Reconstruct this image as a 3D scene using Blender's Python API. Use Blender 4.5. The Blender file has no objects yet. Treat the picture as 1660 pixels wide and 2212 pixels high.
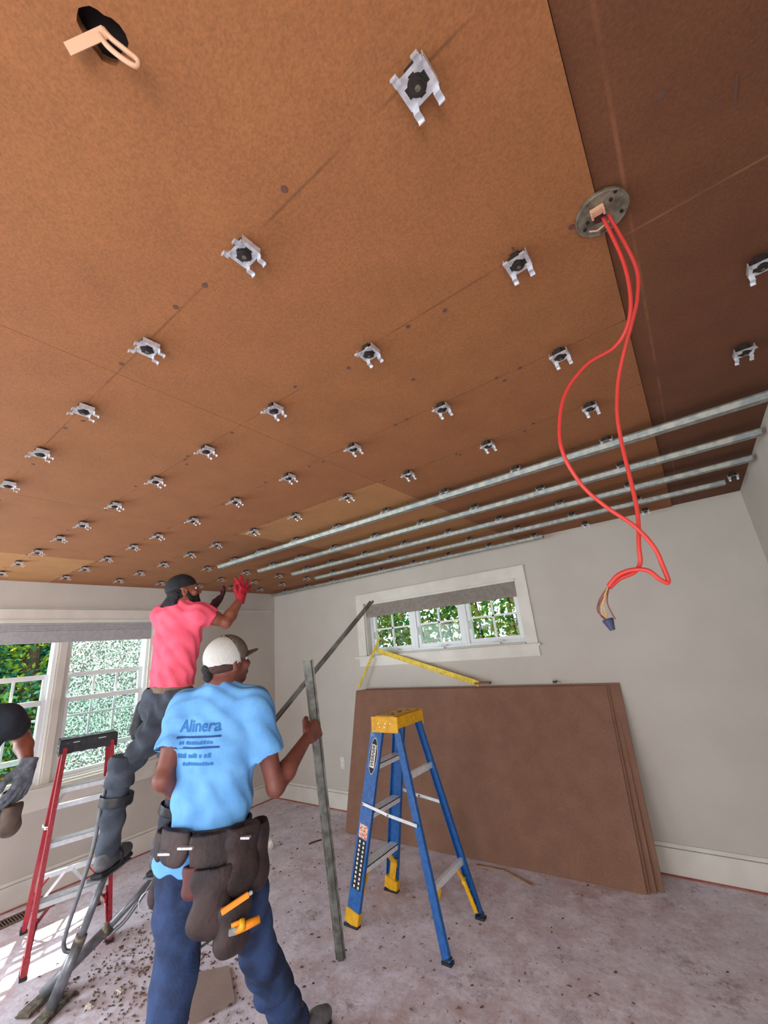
import bpy, bmesh, math, random
import numpy as np
import openvdb
from mathutils import Vector, Matrix, noise
from mathutils.bvhtree import BVHTree

C = bpy.context.scene.collection
S = bpy.context.scene
# ------------------------------------------------------------------ camera
cam = bpy.data.cameras.new('camera')
cam.sensor_fit = 'HORIZONTAL'; cam.sensor_width = 36.0
cam.lens = 886.28 * 36.0 / 1660.0
cam.clip_start = 0.02
cam_ob = bpy.data.objects.new('camera', cam); C.objects.link(cam_ob)
cam_ob.location = (4.6613, -3.7669, 1.6205)
cam_ob.rotation_euler = (1.88653950, 0.088715064, 0.643512093)
S.camera = cam_ob
# ------------------------------------------------------------------ world, sun, daylight
W = bpy.data.worlds.new('sky'); S.world = W; W.use_nodes = True
wn = W.node_tree; bg = wn.nodes['Background']
bg.inputs[0].default_value = (0.80, 0.92, 1.0, 1); bg.inputs[1].default_value = 2.3
sun = bpy.data.lights.new('sun', 'SUN'); sun.energy = 12.0; sun.angle = 0.012; sun.color = (1.0, 0.95, 0.86)
sun_ob = bpy.data.objects.new('sun', sun); C.objects.link(sun_ob)
sun_ob.rotation_euler = Vector((1.0, -0.66, -1.62)).to_track_quat('-Z', 'Y').to_euler()
sun_ob.location = (-4, 3, 8)

def area(name, loc, target, sx, sy, power, col):
    l = bpy.data.lights.new(name, 'AREA'); l.shape = 'RECTANGLE'; l.size = sx; l.size_y = sy
    l.energy = power; l.color = col
    o = bpy.data.objects.new(name, l); C.objects.link(o); o.location = loc
    o.rotation_euler = (Vector(target) - Vector(loc)).to_track_quat('-Z', 'Y').to_euler()
    return o
# daylight from further windows along the left wall; rear and near lamps are added fill
area('left_daylight', (0.05, -4.75, 1.35), (3.0, -3.6, .3), 2.3, 1.3, 60, (0.80, 0.92, 1.0))
area('rear_fill', (2.6, -6.1, 1.45), (2.6, 0, .6), 3.0, 1.5, 16, (0.93, 0.95, 1.0))
area('near_fill', (5.06, -5.1, 1.1), (0, -1.9, .5), 1.2, 1.4, 40, (1.0, 0.95, 0.92))
S.view_settings.view_transform = 'Standard'; S.view_settings.look = 'None'
S.view_settings.exposure = 0.78; S.view_settings.gamma = 1.0; S.view_settings.use_curve_mapping = False
S.cycles.max_bounces = 8; S.cycles.diffuse_bounces = 5; S.cycles.transparent_max_bounces = 12
S.cycles.use_denoising = True; S.cycles.sample_clamp_indirect = 6.0

# ------------------------------------------------------------------ materials
def lin(c): return tuple((x/255/12.92) if x/255 <= 0.04045 else ((x/255+0.055)/1.055)**2.4 for x in c)
def mat(name, col, rough=0.7, metal=0.0, col2=None, scale=20, bump=0.0, bscale=None, detail=4, lo=0.4, hi=0.6, stretch=None, spec=0.5, coat=0):
    m = bpy.data.materials.new(name); m.use_nodes = True
    t = m.node_tree; n = t.nodes; L = t.links; b = n['Principled BSDF']
    b.inputs['Base Color'].default_value = (*lin(col), 1); b.inputs['Roughness'].default_value = rough
    b.inputs['Metallic'].default_value = metal; b.inputs['Specular IOR Level'].default_value = spec
    b.inputs['Coat Weight'].default_value = coat
    tc = n.new('ShaderNodeTexCoord'); mp = n.new('ShaderNodeMapping'); L.new(tc.outputs['Object'], mp.inputs[0])
    if stretch: mp.inputs['Scale'].default_value = stretch
    if col2 is not None:
        x = n.new('ShaderNodeTexNoise'); x.inputs['Scale'].default_value = scale; x.inputs['Detail'].default_value = detail
        L.new(mp.outputs[0], x.inputs['Vector'])
        r = n.new('ShaderNodeValToRGB'); r.color_ramp.elements[0].position = lo; r.color_ramp.elements[1].position = hi
        r.color_ramp.elements[0].color = (*lin(col), 1); r.color_ramp.elements[1].color = (*lin(col2), 1)
        L.new(x.outputs['Fac'], r.inputs[0]); L.new(r.outputs[0], b.inputs['Base Color'])
    if bump:
        x = n.new('ShaderNodeTexNoise'); x.inputs['Scale'].default_value = bscale or scale*3; x.inputs['Detail'].default_value = 3
        L.new(mp.outputs[0], x.inputs['Vector'])
        k = n.new('ShaderNodeBump'); k.inputs['Strength'].default_value = bump; k.inputs['Distance'].default_value = 0.01
        L.new(x.outputs['Fac'], k.inputs['Height']); L.new(k.outputs[0], b.inputs['Normal'])
    return m
M = dict(
 wall=mat('wall_paint', (198,192,183), .75, col2=(194,188,179), scale=3, bump=.06, bscale=90),
 trim=mat('trim_paint', (222,218,208), .42, col2=(214,210,201), scale=6),
 sash=mat('sash_vinyl', (232,236,238), .35),
 joint=mat('shadow_joint', (90,60,50), .9),
 steel=mat('galvanised_steel', (158,158,150), .5, .45, col2=(128,134,134), scale=30, bump=.08),
 clip=mat('clip_steel', (222,224,230), .3, .55, col2=(196,198,206), scale=80),
 stilt_metal=mat('stilt_aluminium', (128,130,136), .38, .4, col2=(104,106,112), scale=20),
 rubber=mat('black_rubber', (28,22,20), .65, col2=(40,32,28), scale=60),
 alu=mat('ladder_aluminium', (244,248,252), .3, .35, col2=(230,236,242), scale=40, stretch=(1,1,1)),
 blue=mat('blue_fibreglass', (28,98,168), .45, col2=(22,82,150), scale=50, coat=.2),
 yellow=mat('yellow_plastic', (232,176,20), .5, col2=(214,158,24), scale=30),
 red=mat('red_fibreglass', (176,34,52), .45, col2=(150,28,46), scale=50, coat=.2),
 black=mat('black_plastic', (30,32,38), .5, col2=(44,46,52), scale=40),
 white=mat('white_label', (225,225,220), .6), ink=mat('black_print', (16,18,26), .6),
 redlabel=mat('red_label', (205,84,66), .6, col2=(225,200,180), scale=90, lo=.45, hi=.52),
 square=mat('yellow_metal', (222,190,52), .45, .2, col2=(196,166,48), scale=25),
 cable=mat('red_cable_jacket', (190,50,44), .55),
 cableb=mat('tan_conductor', (178,140,84), .5), cablec=mat('brown_conductor', (110,44,34), .5),
 nut=mat('blue_wire_nut', (38,44,76), .5),
 plate=mat('dusty_steel', (140,132,118), .5, .6, col2=(96,88,76), scale=40, bump=.2),
 pvc=mat('cream_plastic', (192,148,120), .5),
 dark=mat('dark_void', (16,8,6), .95),
 skin=mat('tan_skin', (152,92,72), .55, col2=(136,78,60), scale=14, bump=.05, bscale=150),
 skin2=mat('brown_skin', (122,70,58), .55, col2=(104,58,48), scale=14, bump=.05, bscale=150),
 pink=mat('pink_cotton', (248,98,122), .85, col2=(236,86,112), scale=10, bump=.15, bscale=90),
 bluetee=mat('light_blue_cotton', (104,166,224), .85, col2=(92,152,212), scale=10, bump=.15, bscale=90),
 print_=mat('blue_shirt_print', (38,104,170), .8), print2=mat('navy_shirt_print', (22,66,128), .8),
 jean=mat('blue_denim', (42,64,106), .9, col2=(22,36,66), scale=9, bump=.35, bscale=120),
 greyjean=mat('faded_grey_denim', (72,80,92), .9, col2=(54,60,72), scale=9, bump=.35, bscale=120),
 navy=mat('dark_navy_cotton', (26,32,40), .9, col2=(34,40,50), scale=20, bump=.1),
 blackcap=mat('black_cotton', (26,28,34), .85, col2=(38,40,46), scale=25, bump=.1),
 hair=mat('black_hair', (20,18,22), .8, col2=(34,28,28), scale=90, bump=.6, bscale=160),
 meshcap=mat('white_mesh_cloth', (205,205,202), .85, col2=(184,184,180), scale=260, bump=.2, bscale=300),
 taupe=mat('taupe_cotton', (112,102,92), .85, col2=(96,88,80), scale=30),
 leather=mat('brown_leather', (58,42,42), .7, col2=(38,28,32), scale=12, bump=.4, bscale=60),
 pouch_tan=mat('dusty_brown_leather', (112,98,88), .75, col2=(84,70,64), scale=14, bump=.3),
 shorthair=mat('short_brown_hair', (72,46,40), .8, col2=(54,34,32), scale=80, bump=.2),
 leather2=mat('reddish_leather', (112,58,52), .7, col2=(84,44,42), scale=14, bump=.3),
 belt=mat('tan_belt_webbing', (122,92,70), .7, col2=(104,78,60), scale=60),
 redglove=mat('red_glove', (198,26,52), .7, col2=(170,20,44), scale=30, bump=.3),
 darkglove=mat('dark_red_glove_palm', (70,20,34), .7, col2=(50,16,26), scale=30, bump=.3),
 greyglove=mat('grey_glove', (112,116,126), .8, col2=(88,92,102), scale=40, bump=.3),
 boot=mat('grey_boot', (104,104,108), .7, col2=(82,82,88), scale=20, bump=.3),
 orange=mat('orange_plastic', (232,138,22), .5), 
 paper=mat('white_scrap', (214,206,196), .85, col2=(190,180,170), scale=30),
 wood=mat('raw_wood', (170,140,112), .8, col2=(150,118,92), scale=12, stretch=(1,1,8)),
 sliver=mat('brown_splinter', (104,76,62), .9, col2=(70,48,38), scale=12),
 bark=mat('tree_bark', (84,66,50), .95, col2=(56,44,34), scale=20, bump=.6),
 ground=mat('outdoor_grass', (96,120,60), .95, col2=(70,92,44), scale=4),
 shade=mat('cellular_shade_fabric', (176,176,180), .85, col2=(166,166,170), scale=30),
 shade2=mat('taupe_shade_fabric', (150,142,134), .85, col2=(138,130,122), scale=30),
 vent=mat('brown_metal_grille', (120,100,86), .5, .3),
 redpost=mat('red_paint', (220,50,54), .6),
)
def board_mat(name, c1, c2, lines=()):
    """brown fibreboard: fine flecks, soft blotches, dark chalk lines (pencilled on the boards) at fixed places"""
    m = mat(name, c1, .9, col2=c2, scale=7, detail=8, lo=.3, hi=.7, bump=.10, bscale=260)
    t = m.node_tree; n = t.nodes; L = t.links; b = n['Principled BSDF']
    src = b.inputs['Base Color'].links[0].from_socket
    geo = n.new('ShaderNodeTexCoord'); sep = n.new('ShaderNodeSeparateXYZ'); L.new(geo.outputs['Object'], sep.inputs[0])
    fl = n.new('ShaderNodeTexNoise'); fl.inputs['Scale'].default_value = 190; fl.inputs['Detail'].default_value = 2
    L.new(geo.outputs['Object'], fl.inputs['Vector'])
    rp = n.new('ShaderNodeValToRGB'); rp.color_ramp.elements[0].position = .3; rp.color_ramp.elements[1].position = .7
    rp.color_ramp.elements[0].color = (.84,.84,.84,1); rp.color_ramp.elements[1].color = (1.14,1.13,1.1,1)
    L.new(fl.outputs['Fac'], rp.inputs[0])
    mx = n.new('ShaderNodeMix'); mx.data_type = 'RGBA'; mx.blend_type = 'MULTIPLY'; mx.inputs[0].default_value = 1
    L.new(src, mx.inputs[6]); L.new(rp.outputs[0], mx.inputs[7]); cur = mx.outputs[2]
    br = n.new('ShaderNodeTexNoise'); br.inputs['Scale'].default_value = 9; L.new(geo.outputs['Object'], br.inputs['Vector'])
    for axis, val, wd, colr, strength in lines:
        s = n.new('ShaderNodeMath'); s.operation = 'SUBTRACT'; L.new(sep.outputs[axis], s.inputs[0]); s.inputs[1].default_value = val
        a = n.new('ShaderNodeMath'); a.operation = 'ABSOLUTE'; L.new(s.outputs[0], a.inputs[0])
        c = n.new('ShaderNodeMapRange'); L.new(a.outputs[0], c.inputs[0]); c.inputs[1].default_value = wd; c.inputs[2].default_value = wd*.3
        c.inputs[3].default_value = 0; c.inputs[4].default_value = strength
        k = n.new('ShaderNodeMapRange'); L.new(br.outputs['Fac'], k.inputs[0]); k.inputs[1].default_value = .38; k.inputs[2].default_value = .6
        mu = n.new('ShaderNodeMath'); mu.operation = 'MULTIPLY'; L.new(c.outputs[0], mu.inputs[0]); L.new(k.outputs[0], mu.inputs[1])
        x = n.new('ShaderNodeMix'); x.data_type = 'RGBA'; L.new(mu.outputs[0], x.inputs[0]); L.new(cur, x.inputs[6]); x.inputs[7].default_value = (*lin(colr), 1)
        cur = x.outputs[2]
    L.new(cur, b.inputs['Base Color'])
    return m
ROWS = [-3.385, -2.97, -2.555, -2.14, -1.76, -1.35, -0.945, -0.55, -0.145]
GX = [4.53, 4.105, 3.685, 3.265, 2.845, 2.43, 2.01, 1.66, 1.245, 0.825, 0.41]
chalk = [(1, y, .004, (84,50,26), .55) for y in ROWS[:5]]
M['board'] = board_mat('brown_fibreboard', (142,90,52), (133,84,48), chalk)
M['board_light'] = board_mat('light_brown_fibreboard', (164,116,70), (154,108,65), chalk)
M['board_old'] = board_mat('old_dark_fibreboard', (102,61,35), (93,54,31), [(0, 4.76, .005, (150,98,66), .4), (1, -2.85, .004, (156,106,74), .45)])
M['board_wall'] = board_mat('stacked_fibreboard', (138,102,84), (128,94,77))
M['scrap'] = board_mat('grey_fibreboard', (158,138,130), (146,126,120))

def floor_mat():
    m = mat('dusty_subfloor', (150,128,124), .8, bump=.25, bscale=30)
    t = m.node_tree; n = t.nodes; L = t.links; b = n['Principled BSDF']
    tc = n.new('ShaderNodeTexCoord')
    def ns(sc, det, lo, hi, rough=.6):
        x = n.new('ShaderNodeTexNoise'); x.inputs['Scale'].default_value = sc; x.inputs['Detail'].default_value = det; x.inputs['Roughness'].default_value = rough
        L.new(tc.outputs['Object'], x.inputs['Vector'])
        r = n.new('ShaderNodeMapRange'); r.inputs[1].default_value = lo; r.inputs[2].default_value = hi; L.new(x.outputs['Fac'], r.inputs[0]); return r.outputs[0]
    def mix(a, fac, col):
        x = n.new('ShaderNodeMix'); x.data_type = 'RGBA'; L.new(fac, x.inputs[0])
        if isinstance(a, tuple): x.inputs[6].default_value = (*lin(a), 1)
        else: L.new(a, x.inputs[6])
        x.inputs[7].default_value = (*lin(col), 1); return x.outputs[2]
    c = mix((186,160,158), ns(1.3, 8, .36, .58, .7), (208,200,212))
    c = mix(c, ns(6, 9, .44, .62, .8), (226,220,232))
    c = mix(c, ns(2.6, 12, .54, .68, .85), (140,112,106))
    c = mix(c, ns(9, 9, .55, .70, .85), (150,124,120))
    c = mix(c, ns(34, 4, .62, .74), (92,72,66))
    c = mix(c, ns(50, 3, .68, .76), (216,212,212))
    L.new(c, b.inputs['Base Color'])
    return m
M['floor'] = floor_mat()

def glass_mat():
    m = bpy.data.materials.new('window_glass'); m.use_nodes = True; n = m.node_tree.nodes; L = m.node_tree.links; n.clear()
    o = n.new('ShaderNodeOutputMaterial'); t = n.new('ShaderNodeBsdfTransparent'); t.inputs[0].default_value = (.93,.98,.97,1)
    g = n.new('ShaderNodeBsdfGlossy'); g.inputs['Roughness'].default_value = .03
    x = n.new('ShaderNodeMixShader'); x.inputs[0].default_value = .012
    L.new(t.outputs[0], x.inputs[1]); L.new(g.outputs[0], x.inputs[2]); L.new(x.outputs[0], o.inputs[0]); return m
M['glass'] = glass_mat()
def screen_mat():
    """dusty insect screen: fine mesh that lets light through, with specks of dried dust that scatter it"""
    m = bpy.data.materials.new('dusty_screen_mesh'); m.use_nodes = True; n = m.node_tree.nodes; L = m.node_tree.links; n.clear()
    o = n.new('ShaderNodeOutputMaterial'); t = n.new('ShaderNodeBsdfTransparent'); t.inputs[0].default_value = (.95,.97,.97,1)
    d = n.new('ShaderNodeBsdfTranslucent'); d.inputs[0].default_value = (.93,.97,.99,1)
    tc = n.new('ShaderNodeTexCoord'); v = n.new('ShaderNodeTexNoise'); v.inputs['Scale'].default_value = 85; v.inputs['Detail'].default_value = 2
    L.new(tc.outputs['Object'], v.inputs['Vector'])
    r = n.new('ShaderNodeMapRange'); r.inputs[1].default_value = .46; r.inputs[2].default_value = .56; r.inputs[3].default_value = .02; r.inputs[4].default_value = .15
    L.new(v.outputs['Fac'], r.inputs[0])
    x = n.new('ShaderNodeMixShader'); L.new(r.outputs[0], x.inputs[0]); L.new(t.outputs[0], x.inputs[1]); L.new(d.outputs[0], x.inputs[2]); L.new(x.outputs[0], o.inputs[0]); return m
M['screen'] = screen_mat()
def leaf_mat(name, ramp, trans=.45):
    m = bpy.data.materials.new(name); m.use_nodes = True; n = m.node_tree.nodes; L = m.node_tree.links; n.clear()
    o = n.new('ShaderNodeOutputMaterial'); d = n.new('ShaderNodeBsdfDiffuse'); t = n.new('ShaderNodeBsdfTranslucent')
    g = n.new('ShaderNodeNewGeometry'); r = n.new('ShaderNodeValToRGB'); L.new(g.outputs['Random Per Island'], r.inputs[0])
    r.color_ramp.elements[0].color = (*lin(ramp[0]), 1); r.color_ramp.elements[1].color = (*lin(ramp[-1]), 1)
    for i, c in enumerate(ramp[1:-1]):
        e = r.color_ramp.elements.new((i+1)/(len(ramp)-1)); e.color = (*lin(c), 1)
    L.new(r.outputs[0], d.inputs[0]); L.new(r.outputs[0], t.inputs[0])
    x = n.new('ShaderNodeMixShader'); x.inputs[0].default_value = trans
    L.new(d.outputs[0], x.inputs[1]); L.new(t.outputs[0], x.inputs[2]); L.new(x.outputs[0], o.inputs[0]); return m
M['leaf_dark'] = leaf_mat('dark_green_leaves', [(30,78,68), (50,108,88), (70,130,100), (112,164,116)])
M['leaf_lime'] = leaf_mat('lime_green_leaves', [(70,110,40), (120,150,44), (172,188,70)])
M['leaf_hedge'] = leaf_mat('hedge_leaves', [(36,92,44), (58,118,56), (84,144,66), (120,160,72), (170,160,70), (170,110,76)])

# ------------------------------------------------------------------ mesh helpers
def link(name, me, m=None, parent=None):
    o = bpy.data.objects.new(name, me); C.objects.link(o)
    if m is not None and me is not None: me.materials.append(M[m] if isinstance(m, str) else m)
    if parent is not None: o.parent = parent
    return o
def tag(o, label=None, cat=None, group=None, kind=None):
    if label: o['label'] = label
    if cat: o['category'] = cat
    if group: o['group'] = group
    if kind: o['kind'] = kind
    return o
def empty(name, loc=(0,0,0), rz=0):
    o = bpy.data.objects.new(name, None); C.objects.link(o); o.empty_display_size = .05
    o.location = loc; o.rotation_euler.z = rz; return o
class MB:
    def __init__(s): s.b = bmesh.new()
    def box(s, lo, hi, mtx=None):
        lo = Vector(lo); hi = Vector(hi); v = []
        for x in (lo.x, hi.x):
            for y in (lo.y, hi.y):
                for z in (lo.z, hi.z):
                    p = Vector((x,y,z)); v.append(s.b.verts.new(mtx @ p if mtx else p))
        for f in ((0,1,3,2),(4,6,7,5),(0,4,5,1),(2,3,7,6),(0,2,6,4),(1,5,7,3)): s.b.faces.new([v[i] for i in f])
        return s
    def bar(s, a, b, w, h, up=(0,0,1), prof=None):
        """a bar from a to b, w across and h deep (box or given closed profile of (across, deep))"""
        a = Vector(a); b = Vector(b); d = (b-a).normalized(); up = Vector(up); x = d.cross(up).normalized(); y = x.cross(d).normalized()
        pr = prof or [(-w/2,-h/2),(w/2,-h/2),(w/2,h/2),(-w/2,h/2)]
        A = [s.b.verts.new(a + x*p + y*q) for p, q in pr]; B = [s.b.verts.new(b + x*p + y*q) for p, q in pr]; n = len(pr)
        for i in range(n): s.b.faces.new([A[i], A[(i+1) % n], B[(i+1) % n], B[i]])
        s.b.faces.new(A[::-1]); s.b.faces.new(B); return s
    def tube(s, pts, r, seg=8, closed=False):
        pts = [Vector(p) for p in pts]; rings = []; up = Vector((0.13,0.27,1)).normalized(); n = len(pts)
        rr = r if isinstance(r, (list,tuple)) else [r]*n
        for i, p in enumerate(pts):
            d = (pts[min(i+1,n-1)] - pts[max(i-1,0)]).normalized()
            if closed: d = (pts[(i+1) % n] - pts[i-1]).normalized()
            x = d.cross(up); 
            if x.length < .05: x = d.cross(Vector((1,0,0)))
            x.normalize(); y = d.cross(x)
            rings.append([s.b.verts.new(p + (x*math.cos(t) + y*math.sin(t))*rr[i]) for t in [2*math.pi*k/seg for k in range(seg)]])
        for i in range(n if closed else n-1):
            A = rings[i]; B = rings[(i+1) % n]
            for k in range(seg): s.b.faces.new([A[k], A[(k+1) % seg], B[(k+1) % seg], B[k]])
        if not closed: s.b.faces.new(rings[0][::-1]); s.b.faces.new(rings[-1])
        return s
    def disc(s, c, r, h, seg=24, nrm=(0,0,1)):
        c = Vector(c); n = Vector(nrm).normalized(); return s.tube([c, c + n*h], r, seg)
    def build(s, name, m, parent=None, bevel=0, smooth=False, mtx=None):
        bmesh.ops.recalc_face_normals(s.b, faces=s.b.faces)
        if bevel: bmesh.ops.bevel(s.b, geom=s.b.edges[:], offset=bevel, segments=2, affect='EDGES', clamp_overlap=True)
        if smooth:
            for f in s.b.faces: f.smooth = True
        me = bpy.data.meshes.new(name); s.b.to_mesh(me); s.b.free()
        if mtx: me.transform(mtx)
        return link(name, me, m, parent)
def B(name, lo, hi, m, parent=None, bevel=0, kind=None):
    o = MB().box(lo, hi).build(name, m, parent, bevel)
    if kind: o['kind'] = kind
    return o
def spline(pts, n=8):
    P = [Vector(p) for p in pts]; out = []
    for i in range(len(P)-1):
        p0 = P[max(i-1,0)]; p1 = P[i]; p2 = P[i+1]; p3 = P[min(i+2,len(P)-1)]
        for k in range(n):
            t = k/n
            out.append(.5*((2*p1) + (p2-p0)*t + (2*p0-5*p1+4*p2-p3)*t*t + (3*p1-p0-3*p2+p3)*t**3))
    out.append(P[-1]); return out
def dup(root, loc, rz=None):
    r = root.copy(); C.objects.link(r); r.location = loc
    if rz is not None: r.rotation_euler.z = rz
    for ch in list(root.children):
        c = ch.copy(); C.objects.link(c); c.parent = r
        for g in ch.children:
            d = g.copy(); C.objects.link(d); d.parent = c
    return r
rnd = random.Random(5)

# ------------------------------------------------------------------ room shell
H = 2.44
X1 = 5.12; Y0 = -6.0
B('floor', (-.15, Y0-.15, -.12), (X1+.15, .15, 0), 'floor', kind='structure')
ceil = B('ceiling', (-.15, Y0-.15, H+.022), (X1+.15, .15, H+.10), 'dark', kind='structure')
def wall_with_holes(name, axis, pos, thick, a0, a1, holes, m='wall'):
    """a wall in the plane axis=pos; holes: (lo, hi, z0, z1) sorted along the wall"""
    mb = MB()
    def bx(p, q, z0, z1):
        if axis == 'y': mb.box((p, pos, z0), (q, pos+thick, z1))
        else: mb.box((pos-thick, p, z0), (pos, q, z1))
    cur = a0
    for (p, q, z0, z1) in holes:
        bx(cur, p, 0, H+.022); bx(p, q, 0, z0); bx(p, q, z1, H+.022); cur = q
    bx(cur, a1, 0, H+.022)
    o = mb.build(name, m); o['kind'] = 'structure'; return o
WA = (1.60, 3.40, 1.53, 2.10)
WB = (-3.13, -1.60, .77, 2.10)
wall_with_holes('wall_right', 'y', 0, .15, -.15, X1+.15, [WA])
wall_with_holes('wall_left', 'x', 0, .15, Y0, 0, [(-5.9, -3.6, .7, 2.0), WB])
wall_with_holes('wall_near', 'x', X1+.15, .15, Y0, 0, [(-5.75, -4.45, .4, 2.15)])  # opening is assumed, cut to go with the near fill lamp
wall_with_holes('wall_back', 'y', Y0-.15, .15, -.15, X1+.15, [(1.1, 4.1, .7, 2.2)])  # opening put in to let light enter from behind

# unseen slab outside the right-hand wall, added to keep sun off its window
B('eave_sun_block', (-1.2, .15, 2.58), (X1+.6, .85, 2.72), 'trim', kind='structure')
# baseboards: flat board with a thin cap line, and the red-brown paper edge at the floor
def baseboard(name, a, b, n):
    a = Vector(a); b = Vector(b); n = Vector(n); d = (b-a); L_ = d.length; d.normalize()
    mb = MB()
    for (z0, z1, t) in ((.008, .158, .014), (.162, .186, .010)):
        mb.box((0, 0, z0), (L_, t, z1), Matrix.Translation(a) @ Matrix((( d.x, n.x, 0, 0), (d.y, n.y, 0, 0), (0,0,1,0), (0,0,0,1))))
    o = mb.build(name, 'trim', bevel=.0015); o['kind'] = 'structure'
    e = MB(); e.box((0, 0, 0), (L_, .026, .008), Matrix.Translation(a) @ Matrix((( d.x, n.x, 0, 0), (d.y, n.y, 0, 0), (0,0,1,0), (0,0,0,1))))
    e.build('floor_paper_edge', mat('rosy_paper_'+name, (150,84,70), .9, col2=(170,104,90), scale=20), o)
baseboard('baseboard_right', (0,0,0), (X1,0,0), (0,-1,0))
baseboard('baseboard_left', (0,Y0,0), (0,0,0), (1,0,0))
baseboard('baseboard_near', (X1,0,0), (X1,Y0,0), (-1,0,0))

# ceiling boards (children of the ceiling), 1.22 m columns with staggered end seams
def cboard(x0, x1, y0, y1, z, m, hole=None):
    g = .0007
    b = MB().box((x0+g, y0+g, z), (x1-g, y1-g, z+.016))
    o = b.build('ceiling_board', m, ceil)
    if hole:
        cu = MB(); pts = []
        cx, cy, r = hole; n = 22; vs = []
        rr = [r*(1+.10*math.sin(3*t)+.07*rnd.uniform(-1,1)) for t in [2*math.pi*k/n for k in range(n)]]
        lo = [cu.b.verts.new((cx+rr[k]*math.cos(2*math.pi*k/n), cy+rr[k]*1.1*math.sin(2*math.pi*k/n), z-.02)) for k in range(n)]
        hi = [cu.b.verts.new((v.co.x, v.co.y, z+.05)) for v in lo]
        cu.b.faces.new(lo); cu.b.faces.new(hi[::-1])
        for k in range(n): cu.b.faces.new([lo[k], hi[k], hi[(k+1) % n], lo[(k+1) % n]])
        c = cu.build('cutter_tmp', None)
        md = o.modifiers.new('b', 'BOOLEAN'); md.object = c; md.solver = 'EXACT'
        dg = bpy.context.evaluated_depsgraph_get(); me = bpy.data.meshes.new_from_object(o.evaluated_get(dg))
        o.modifiers.clear(); o.data = me; bpy.data.objects.remove(c)
    return o
cols = [(-.15, 1.05, (-2.56, -5.0), 'board'), (1.05, 2.27, (-1.35, -3.79), 'board'), (2.27, 3.49, (-2.14, -4.58), 'board'), (3.49, 4.71, (-2.555, -4.995), 'board')]
for i, (x0, x1, ys, m) in enumerate(cols):
    e = [.0] + list(ys) + [Y0-.1]
    for k in range(3):
        mm = m
        if (i, k) in ((2, 0), (0, 1)): mm = 'board_light'  # paler board in the middle; the near-window one carries daylight in its colour
        cboard(x0, x1, e[k+1], e[k], H, mm, (4.215, -3.69, .026) if (i == 3 and k == 1) else None)
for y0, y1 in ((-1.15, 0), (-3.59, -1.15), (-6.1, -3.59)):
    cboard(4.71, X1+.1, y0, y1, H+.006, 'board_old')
# flat dark discs painted as shaded screw holes in the boards
sc_me = None
sp = [(4.11,-2.75),(3.9,-2.555),(4.4,-2.555),(3.1,-2.97),(3.95,-3.385)] 
for y in ROWS[:5]:
    for x in GX:
        sp.append((x + rnd.uniform(.12,.3), y + rnd.uniform(-.02,.02)))
        if rnd.random() < .4: sp.append((x + rnd.uniform(.1,.32), y + .03))
sp += [(4.83,-3.1),(4.90,-3.3),(4.82,-2.75),(4.95,-2.5),(4.86,-2.1),(4.97,-3.45),(4.8,-3.55)]
for (x, y) in sp:
    z = H+.006 if x > 4.71 else H
    if sc_me is None:
        o = MB().disc((0,0,-.0012), .0065, .002, 10).build('screw', 'joint', ceil); sc_me = o.data
    else: o = link('screw', sc_me, None, ceil)
    o.location = (x, y, z)
# two dark knife cuts in the old board
for (x, y, l) in ((4.93,-3.05,.05),(4.91,-2.42,.04),(4.92,-2.15,.02)):
    B('knife_cut', (x, y, H+.0045), (x+.004, y+l, H+.0062), 'joint', ceil)
B('knife_cut', (4.535,-3.0,H-.0015), (4.539,-2.99,H), 'joint', ceil)

# ------------------------------------------------------------------ windows
def frame4(mb, axis, u0, u1, z0, z1, w, d0, d1, wt=None, wb=None):
    """rectangular ring of four bars; u along the wall, d0..d1 the depth range"""
    wt = wt or w; wb = wb or w
    def bx(p, q, a, b):
        if axis == 'y': mb.box((p, d0, a), (q, d1, b))
        else: mb.box((d0, p, a), (d1, q, b))
    bx(u0, u0+w, z0, z1); bx(u1-w, u1, z0, z1); bx(u0+w, u1-w, z0, z0+wb); bx(u0+w, u1-w, z1-wt, z1)
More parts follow.
